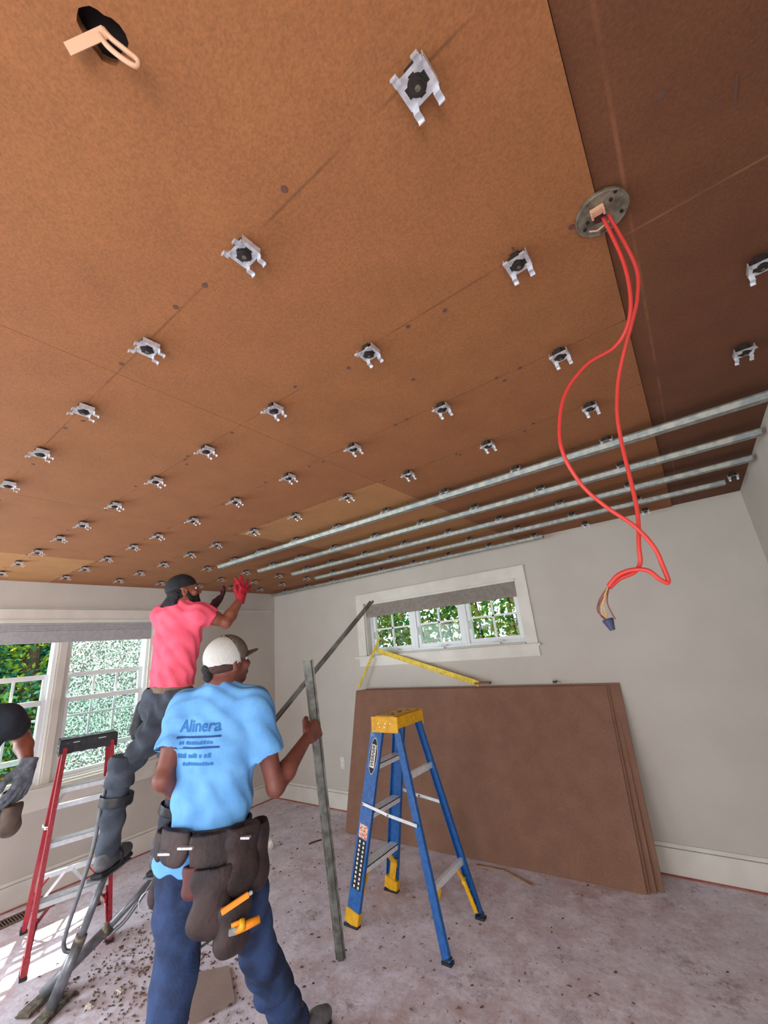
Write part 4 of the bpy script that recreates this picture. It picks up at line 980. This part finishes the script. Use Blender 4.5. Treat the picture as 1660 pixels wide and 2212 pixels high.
for (w, hh, mm, cu, sp) in ((J['WR'], hR, 'redglove', .25, 1.1), (J['WL'], hL, 'darkglove', .5, .3)):
    F = Field(.004); hand(F, w, hh['d'], hh['pn'], hh['side'], curl=cu, sc=1.0, spread=sp, extra=.0022, thumb_in=-.1); d = nz(hh['d'])
    F.cap(w-d*.025, w+d*.02, .034, .031, .012); F.cut(w-d*.028, -d, 9.); g_o = F.build('glove', mm, root)
sh_ = shirt(root, J, 'pink', 'shirt', .075, slv=.52, seed=1.3, loose=-.003)
collar(root, J, 'pink', root)
tr_ = trousers(root, J, 'greyjean', .065, loose=-.008, seed=2.)
band(root, J, J['P']+J['u']*.058, .036, .139, 'belt', 'belt', fl=.76)
# knee wrap of dark cloth, hip rag, tool loop
F = Field(.006); k_ = J['KR']; d_ = nz(J['AR']-k_); F.cap(k_-d_*.06, k_+d_*.05, .076, .076, .02); F.fold(lambda X,Y,Z: .004*np.sin(60*Z+20*X)); F.cut(k_+d_*.07, d_, 9., openit=False); F.cut(k_-d_*.09, -d_, 9., openit=False); F.build('knee_wrap', 'greyjean', root)
F = Field(.006); q = J['P']-J['r']*.15-J['f']*.02+V3(0,0,.03); F.chain([q, q+V3(-.02,-.04,-.10), q+V3(-.04,-.06,-.20), q+V3(-.03,-.06,-.26)], [.022,.04,.034,.030], .02, (view,.5)); F.fold(lambda X,Y,Z: .003*np.sin(70*Z)); F.build('work_glove', 'black', root)
F = Field(.006); q = J['P']+J['r']*.15+V3(0,0,.03)+J['f']*.03; F.chain([q, q+V3(.0,.01,-.07)], [.035,.04], .02, (J['r'],.5)); F.build('pouch', 'leather', root)
# beard, hair, backwards cap
F = Field(.004); P = Pf
F.ell(P(0,.040,-.070), (.062,.060,.048), A_, .02); F.ell(P(0,.068,-.098), (.036,.030,.030), A_, .02); 
for sx in (-1,1): F.cap(P(sx*.070,.010,-.010), P(sx*.060,.030,-.06), .010, .016, .015)
F.cap(P(-.026,.094,-.040), P(.026,.094,-.040), .008, .008, .01); F.cut(P(0,.09,-.036), A_[2]+A_[1]*.9, .06, openit=False)
F.fold(lambda X,Y,Z: .0015*np.sin(230*X)*np.sin(210*Z+90*Y)); F.build('beard', 'hair', root)
F = Field(.004); F.ell(P(0,-.030,-.010), (.078,.078,.072), A_, .02); F.cut(P(0,.0,0), A_[1], 9., openit=False); F.fold(lambda X,Y,Z: .0012*np.sin(260*X)*np.sin(230*Z)); F.build('hair', 'hair', root)
F = Field(.004); F.ell(P(0,-.010,.034), (.087,.106,.092), A_, .02); F.cut(P(0,0,.022), -A_[2]+A_[1]*.12, 9.); cap_ = F.build('cap', 'blackcap', root)
def brim(Pq, A, back, m, parent, root, tilt, ln=.075, z=.026, w=.082, base=None):
    mb = MB(); n = 14; sg = -1 if back else 1; base = .085 if base is None else base; rows = []
    for j in range(5):
        t = j/4; row = []
        for i in range(n+1):
            a = -1+2*i/n; x = a*w*(1-.18*t*t); yy = base*math.sqrt(max(0,1-(a*.86)**2))*(1 if j == 0 else 1) + ln*t*math.sqrt(max(0.0,1-(a*.97)**2))
            row.append((x, sg*yy, z - abs(a)**2*.014 + tilt*t*ln))
        rows.append(row)
    V = [[mb.b.verts.new(Pq(*q)) for q in row] for row in rows]; V2 = [[mb.b.verts.new(Pq(q[0],q[1],q[2]-.005)) for q in row] for row in rows]
    for j in range(4):
        for i in range(n): mb.b.faces.new([V[j][i],V[j][i+1],V[j+1][i+1],V[j+1][i]]); mb.b.faces.new([V2[j][i],V2[j+1][i],V2[j+1][i+1],V2[j][i+1]])
    for i in range(n): mb.b.faces.new([V[4][i],V[4][i+1],V2[4][i+1],V2[4][i]]); mb.b.faces.new([V[0][i+1],V[0][i],V2[0][i],V2[0][i+1]])
    for j in range(4): mb.b.faces.new([V[j][0],V[j+1][0],V2[j+1][0],V2[j][0]]); mb.b.faces.new([V[j+1][n],V[j][n],V2[j][n],V2[j+1][n]])
    return mb.build('brim', m, parent, smooth=True)
brim(Pf, A_, True, 'blackcap', cap_, root, -1.1, z=.012)
boots(root, J, 'boot', 'R'); boots(root, J, 'boot', 'L')
PJ = J
# stilts (worn on the legs, things of their own)
def stilt(J, s_, ft, label):
    r_ = empty('drywall_stilt', ft); tag(r_, label, 'stilt', 'drywall stilts on the man in pink'); A = J['A'+s_]; K = J['K'+s_]; ft = V3(ft); d = J['foot'+s_]
    I = Matrix.Translation(-Vector(ft)); top = A-V3(0,0,.115)
    def put(o): o.matrix_parent_inverse = I; return o
    put(MB().tube([ft+V3(0,0,.03), ft*.5+top*.5], .028, 14).build('lower_tube', 'stilt_metal', r_, smooth=True)); put(MB().tube([ft*.56+top*.44, top], .019, 14).build('upper_tube', 'stilt_metal', r_, smooth=True))
    put(MB().tube([ft*.53+top*.47, ft*.45+top*.55], .028, 14).build('height_collar', 'plate', r_, smooth=True))
    fa = V3(ft)+V3(0,0,.012); mb = MB(); mb.bar(fa-d*.10, fa+d*.12, .075, .016); mb.bar(fa-d*.11+V3(0,0,-.004), fa+d*.13+V3(0,0,-.004), .082, .008); put(mb.build('foot_plate', 'plate', r_, bevel=.004))
    put(MB().tube([fa+d*.07+V3(0,0,.01), ft*.8+top*.2], .008, 8).build('spring_strut', 'stilt_metal', r_)); put(MB().bar(top-d*.09+V3(0,0,.008), top+d*.17+V3(0,0,.008), .085, .010).build('shoe_plate', 'stilt_metal', r_, bevel=.002))
    side = -nz(np.cross(view,(0,0,1)))*(.075 if s_ == 'R' else -.075)
    a = ft*.52+top*.48; pts = [a, a+side*.35-V3(0,0,.02), a+side*.8+V3(0,0,.0), a+side*1.05+(A-ft)*.12, A+side*1.0, A*.4+K*.6+side*.95, K+side*.85+nz(K-A)*.02]
    put(MB().tube(spline([tuple(p) for p in pts],6), .0105, 10).build('leg_pole', 'stilt_metal', r_, smooth=True))
    mb = MB(); mb.b.free()
    F = Field(.006); q = A*.35+K*.65; n_ = nz(K-A); F.cap(q-n_*.03, q+n_*.03, .088, .088, .01); F.cut(q+n_*.028, n_, 9.); F.cut(q-n_*.028, -n_, 9.); o = F.build('calf_strap', 'black', r_)
    F = Field(.006); q = A-V3(0,0,.05)+d*.06; F.cap(q-d*.012, q+d*.012, .060, .060, .01, ((0,0,1),.85)); F.cut(q+d*.012, d, 9.); F.cut(q-d*.012, -d, 9.); F.build('foot_strap', 'black', r_)
    return r_
stilt(PJ, 'R', (1.520, -2.654, 0.000), 'aluminium drywall stilt under the nearer leg of the man in pink')
st2 = stilt(PJ, 'L', (1.371, -2.655, 0.000), 'farther drywall stilt of the man in pink, slanting behind the red ladder foot')
st2.location = V3(st2.location)

# ---------------- man in the light blue T-shirt
root = empty('person', (2.681, -2.010, 0.000)); tag(root, 'person in a light blue printed T-shirt, white cap and jeans, carrying two channels', 'person')
J = joints((2.794, -2.603, 0.933), (2.793, -2.568, 1.490), (-.50,.86,0), sw=.165)
J['head'] = V3((2.790, -2.536, 1.610)); J['hf'] = nz((.02,.98,.14)); J['hu'] = nz((.0,-.12,1))
J['ER'] = V3((2.982, -2.408, 1.075)); J['WR'] = V3((2.922, -2.172, 1.221)); J['EL'] = V3((2.702, -2.767, 1.173)); J['WL'] = V3((2.558, -2.491, 0.990))
J['KR'] = V3((2.829, -2.376, 0.445)); J['AR'] = V3((2.806, -2.184, 0.100)); J['KL'] = V3((2.830, -2.740, 0.562)); J['AL'] = V3((2.942, -2.913, 0.356)); J['AL'][2] = .10
J['footR'] = nz((.1,.99,0)); J['footL'] = nz((-.3,.95,0))
view = nz(V3(J['N'])-V3(4.66,-3.77,1.62)); vr = nz(np.cross(view,(0,0,1)))
# the standing channel he grips: its foot is on the floor
foot_ = V3((2.598, -1.655, 0.000)); grip = V3((2.900, -2.078, 1.245)); ax_ = nz(grip-foot_); top_c = foot_ + ax_*1.72
ofs = nz(np.cross(ax_, vr))
hdR = nz(grip-J['WR']); 
body_hands = [((grip - hdR*.088 - view*.036, hdR, view, ax_), dict(curl=1.15, sc=1.2, spread=.0, thumb_in=.25)), ((J['WL'], nz(vr*.4+view*.5+V3(0,0,.2)), (0,0,1), vr), dict(curl=1.1, sc=.98))]
J['WR'] = grip - hdR*.088 - view*.036
Pf, A_ = body(root, J, 'skin2', hands=body_hands)
sh_ = shirt(root, J, 'bluetee', 'shirt', .005, slv=.64, seed=.4, loose=.006, amp=.006)
collar(root, J, 'bluetee', root)
trousers(root, J, 'jean', .03, loose=.002, seed=1.)
F = Field(.006); q = J['P']-J['f']*.118-J['r']*.06-J['u']*.045; F.cap(q-J['r']*.045, q+J['r']*.055, .058, .058, .04, (J['f'],.35)); F.fold(lambda X,Y,Z: .003*np.sin(50*Z+20*X)); F.cut(q-J['u']*.052, -J['u'], 9., openit=False); F.build('shirt_tail', 'bluetee', root)
# cap: white mesh back, taupe front panel and brim, dark hair below
P = Pf
F = Field(.004); F.ell(P(0,-.008,.034), (.088,.106,.094), A_, .02); F.cut(P(0,-.05,-.022), -A_[2]+A_[1]*.25, 9.); F.cut(P(0,.022,0), A_[1]+A_[2]*.25, 9.); cap_ = F.build('cap', 'meshcap', root)
F = Field(.004); F.ell(P(0,-.006,.036), (.089,.108,.098), A_, .02); F.cut(P(0,0,.014), -A_[2], 9.); F.cut(P(0,.020,0), -A_[1]-A_[2]*.25, 9.); q = F.build('cap_front', 'taupe', cap_); q.matrix_parent_inverse = Matrix.Identity(4)
brim(Pf, A_, False, 'taupe', cap_, root, .10, ln=.085, z=.030)
MB().disc(tuple(P(0,-.008,.127)), .008, .004, 12, tuple(A_[2])).build('cap_button', 'taupe', cap_)
F = Field(.004); F.ell(P(-.012,-.104,-.008), (.026,.018,.024), A_, .01); F.ell(P(-.008,-.100,-.042), (.025,.020,.024), A_, .01); F.fold(lambda X,Y,Z: .0015*np.sin(240*X)*np.sin(260*Z)); F.build('hair', 'hair', root)
F = Field(.004); F.ell(P(0,-.020,-.002), (.080,.088,.050), A_, .02); F.cut(P(0,.0,-.0), A_[1], 9., openit=False); F.fold(lambda X,Y,Z: .001*np.sin(260*X)*np.sin(230*Z)); F.build('short_hair', 'shorthair', root)
# printed lettering, laid on the back of the shirt
me_ = sh_.data; dg = bpy.context.evaluated_depsgraph_get(); bvh = BVHTree.FromPolygons([v.co.copy() for v in me_.vertices], [tuple(p.vertices) for p in me_.polygons])
fb = nz(J['f']*1.0); rb = J['r']; ub = J['u']; cb = J['N'] - ub*.195 - rb*.025 - fb*.5
def wrap(me, name, m, parent):
    bm = bmesh.new(); bm.from_mesh(me); bmesh.ops.triangulate(bm, faces=bm.faces)
    for _ in range(2):
        lng = [e for e in bm.edges if e.calc_length() > .012]
        if lng: bmesh.ops.subdivide_edges(bm, edges=lng, cuts=1 if _ else 2); bmesh.ops.triangulate(bm, faces=bm.faces)
    for v in bm.verts:
        o_ = Vector(cb + rb*v.co.x + ub*v.co.y); hit_ = bvh.ray_cast(o_, Vector(fb))
        v.co = hit_[0] - Vector(fb)*.0022 if hit_[0] else o_ + Vector(fb)*.4
    me2 = bpy.data.meshes.new(name); bm.to_mesh(me2); bm.free(); o = link(name, me2, m, parent); return o
def tx(s, size, x, y, bold=0, sh=0):
    t = text_mesh(s, size, sh, bold); t.transform(Matrix.Translation((x,y,0))); return t
def rectm(x0,x1,y0,y1):
    me = bpy.data.meshes.new('r'); bm = bmesh.new(); bm.faces.new([bm.verts.new(p) for p in ((x0,y0,0),(x1,y0,0),(x1,y1,0),(x0,y1,0))]); bm.to_mesh(me); bm.free(); return me
wrap(tx('Alinera', .066, 0, .062, .0015), 'print_lettering', 'print_', sh_)
wrap(rectm(-.10,.10,.018,.026), 'print_bar', 'print2', sh_); wrap(rectm(-.10,.10,-.022,-.014), 'print_bar', 'print2', sh_)
def strokes(y, hgt, x0, x1, seed):
    q = random.Random(seed); x = x0; bm = bmesh.new()
    while x < x1:
        w = q.uniform(.006, .016); h1 = hgt*q.uniform(.7, 1)
        bm.faces.new([bm.verts.new(p) for p in ((x,y,0),(x+w*.8,y,0),(x+w*.8,y+h1,0),(x,y+h1,0))]); x += w + (.010 if q.random() < .15 else .001)
    me = bpy.data.meshes.new('s'); bm.to_mesh(me); bm.free(); return me
wrap(strokes(-.006, .014, -.085, .08, 3), 'print_row', 'print_', sh_)
wrap(strokes(-.056, .018, -.095, .07, 5), 'print_row', 'print_', sh_); wrap(strokes(-.084, .014, -.06, .08, 6), 'print_row', 'print_', sh_)
# tool belt with pouches
wc = J['P']+J['u']*.085
tb = empty('tool_belt', (0,0,0)); tb.parent = root; tb.matrix_parent_inverse = Matrix.Translation(-root.location)
fb_, rb_, ub_ = J['f'], J['r'], J['u']
band(root, J, J['P']+ub_*.028, .060, .168, 'leather', 'belt_webbing', fl=.80, th=.008, tilt=ub_+rb_*-.10, par=tb)
def at_waist(deg, drop, outw=.0): t = math.radians(deg); o_ = rb_*math.cos(t)+fb_*math.sin(t); return J['P']+ub_*(.03-drop) + rb_*(.175+outw)*math.cos(t)+fb_*(.150+outw)*math.sin(t), o_
for (deg, drop, w, hh, dp, m, ow) in ((-110,.0,.13,.085,.05,'leather',.01), (-145,.02,.09,.09,.05,'leather',.01), (-62,.03,.14,.12,.06,'leather',.01), (-25,.07,.16,.22,.10,'leather',.02), (-58,.17,.15,.21,.08,'leather',.03), (15,.10,.15,.24,.10,'leather',.03), (-80,.115,.06,.10,.05,'leather2',.02), (176,.15,.14,.22,.08,'leather',.01), (-35,.26,.13,.15,.09,'leather',.04)):
    c_, o_ = at_waist(deg, drop, ow); pouch(tb, c_, o_, ub_+o_*.0, w, hh, dp, m, root)
def keyring(c, r0, axis, par):
    x = nz(np.cross(axis,(0,0,1))); y = np.cross(axis, x); return MB().tube([tuple(V3(c)+x*r0*math.cos(t)+y*r0*math.sin(t)) for t in [2*math.pi*k/18 for k in range(18)]], .002, 6, closed=True).build('metal_ring', 'clip', par)
c_, o_ = at_waist(182, .24, .06); keyring(c_, .032, view, tb)
c_, o_ = at_waist(-95, .005, .045); MB().bar(tuple(c_), tuple(c_+rb_*.06), .02, .008).build('buckle', 'clip', tb, bevel=.001)
c_, o_ = at_waist(-120, .03, .045); MB().bar(tuple(c_), tuple(c_+rb_*.05), .022, .008).build('buckle', 'clip', tb, bevel=.001)
c_, o_ = at_waist(-35, .0, .055); MB().bar(tuple(c_), tuple(c_+rb_*.04), .02, .008).build('buckle', 'clip', tb, bevel=.001)
# tools hanging in the pouches: things of their own
def tool(name, parts, label, cat, grp=None):
    loc = Vector(parts[0][1]); r_ = empty(name, loc); tag(r_, label, cat, grp)
    for nm, a, b, w, h_, m in parts:
        o = (MB().tube([a, V3(a)*.5+V3(b)*.5, b], [w*.5,w*.55,w*.45], 10) if h_ == 0 else MB().bar(a, b, w, h_)).build(nm, m, r_, bevel=0 if h_ == 0 else .002, smooth=(h_ == 0)); o.matrix_parent_inverse = Matrix.Translation(-loc)
hd2 = 1.93
tool('utility_knife', [('knife_body', (3.033, -2.694, 0.771), (3.086, -2.617, 0.803), .012, .018, 'orange'), ('knife_tip', (3.086, -2.617, 0.803), (3.094, -2.607, 0.808), .010, .012, 'steel')], 'slim orange knife tucked slantwise in the brown tool belt', 'knife')
tool('hammer', [('handle', (3.043, -2.643, 0.699), (3.094, -2.574, 0.713), .026, 0, 'orange'), ('grip_ring', (3.060, -2.636, 0.714), (3.071, -2.621, 0.716), .034, 0, 'yellow'), ('hammer_head', (3.031, -2.661, 0.702), (3.047, -2.638, 0.701), .024, .022, 'steel'), ('side_handle', (3.040, -2.657, 0.718), (3.064, -2.623, 0.724), .014, 0, 'orange')], 'orange handled tool with a silver head hanging at the man in blue\'s thigh', 'hammer')
tool('pry_bar', [('bar', (2.958, -2.719, 0.669), (2.985, -2.675, 0.687), .010, .006, 'black'), ('claw', (2.955, -2.724, 0.667), (2.959, -2.717, 0.670), .016, .005, 'black')], 'thin dark bar poking out below the tool belt between the legs', 'tool')
boots(root, J, 'boot', 'R'); boots(root, J, 'boot', 'L')
# carried channels
def carried(name, a, b, up, label):
    a = V3(a); b = V3(b); r_ = empty(name, a); tag(r_, label, 'channel', 'channels carried by the man in blue')
    o = MB().bar(a, b, 0, 0, up=up, prof=[(p*.72, q*.8) for p, q in HAT]).build('channel_section', 'steel_dull', r_); o.matrix_parent_inverse = Matrix.Translation(-Vector(a))
    for k in range(1,12):
        p = a+(b-a)*k/12; 
    return r_
M['steel_dull'] = mat('dull_galvanised_steel', (140,144,138), .5, .5, col2=(104,104,98), scale=16, bump=.1)
carried('furring_channel', foot_, top_c, tuple(view+vr*.3), 'furring channel held upright in the right hand of the man in blue')
carried('furring_channel', (2.512, -2.490, 0.946), (2.862, -1.468, 1.930), tuple(V3(-.2,-.5,1)), 'furring channel carried at a slant, its coppery end near the small window')

# ---------------- man in black at the left edge
root = empty('person', (1.568, -2.949, 0.167)); root.location.z = 0; tag(root, 'person in a black T-shirt with a grey work glove, cut off by the left edge', 'person')
SRb = V3((1.592, -3.059, 1.448)); fb = nz((.80,-.30,0)); 
rt = np.cross(fb,(0,0,1)); Nb = SRb + rt*.185 + V3(0,0,.045); Pb = Nb + V3(.0,.0,-.50) 
J = joints(Pb, Nb, fb); J['SL'] = SRb
J['head'] = Nb+V3(0,0,.14)+fb*.02; J['hf'] = fb; J['hu'] = V3(0,0,1)
J['EL'] = V3((1.408, -2.928, 1.307)); J['WL'] = V3((1.593, -2.933, 1.188)); J['ER'] = J['SR']+V3(0,0,-.28)+rt*.05; J['WR'] = J['ER']+V3(0,0,-.2)+fb*.12
J['KR'] = J['HR']+V3(0,0,-.42)+fb*.02; J['AR'] = V3(*(J['KR'][:2]-fb[:2]*.03),.10); J['KL'] = J['HL']+V3(0,0,-.42)+fb*.03; J['AL'] = V3(*(J['KL'][:2]),.10)
root.location = (J['P'][0], J['P'][1], 0)
view = nz(J['WL']-V3(4.66,-3.77,1.62)); vr = nz(np.cross(view,(0,0,1)))
hd_r = (nz(V3(0,0,-1)-vr*.15-view*.25), -vr*.8+view*.4, nz(-vr*.3-view*.2+V3(0,0,-.1)))
body(root, J, 'skin', h=.0065, hands=[((J['WL'], hd_r[0], hd_r[1]+view*.5, view*-.6-vr), dict(curl=.55, sc=1.12, thumb_in=-.3, spread=.2, extra=-.002)), ((J['WR'], V3(0,0,-1), -rt, fb), dict(curl=.5))])
F = Field(.004); hand(F, J['WL'], hd_r[0], hd_r[1]*1.0+view*.5, view*-.6-vr, curl=.55, sc=1.2, extra=.003, thumb_in=-.3, spread=.2); F.cap(J['WL']-hd_r[0]*.03, J['WL']+hd_r[0]*.02, .040, .036, .012); F.cut(J['WL']-hd_r[0]*.032, -hd_r[0], 9.); F.build('glove', 'greyglove', root)
shirt(root, J, 'navy', 'shirt', -.04, slv=.56, seed=3., amp=.003); collar(root, J, 'navy', root)
trousers(root, J, 'jean', .06, seed=4.); boots(root, J, 'boot', 'R'); boots(root, J, 'boot', 'L')
F = Field(.005); c = J['head']; A3 = (J['r'],J['f'],V3(0,0,1)); F.ell(c+V3(0,0,.036)-fb*.016, (.085,.103,.090), A3, .02); F.cut(c+fb*.045, fb-V3(0,0,.2), 9., openit=False); F.cut(c-V3(0,0,.03), V3(0,0,-1), 9., openit=False); F.build('hair', 'hair', root)
tb = empty('tool_belt', (0,0,0)); tb.parent = root; tb.matrix_parent_inverse = Matrix.Translation(-root.location)
band(root, J, J['P']+V3(0,0,-.0), .055, .165, 'leather', 'belt_webbing', fl=.80, th=.008, par=tb)
pc = V3((1.539, -2.980, 0.999)); pouch(tb, pc, vr, (0,0,1), .11, .16, .07, 'leather', root); pouch(tb, V3((1.604, -2.967, 0.962)), vr*.7-view*.6, (0,0,1), .10, .15, .07, 'leather', root) if False else pouch(tb, V3((1.642, -2.980, 0.965)), vr*.7-view*.6, (0,0,1), .10, .13, .06, 'pouch_tan', root)

# string lines by the pink man's hands
o = MB().tube([(1.697, -2.101, 2.167), (1.089, -1.267, 2.437)], .0022, 6).build('mason_line', 'wood'); tag(o, 'thin pale string pulled from the face of the man in pink to the ceiling', 'string')
o = MB().tube([(1.874, -1.733, 2.167), (0.926, -0.916, 2.437)], .0022, 6).build('mason_line', 'wood'); tag(o, 'short pale string end right of the red glove', 'string')
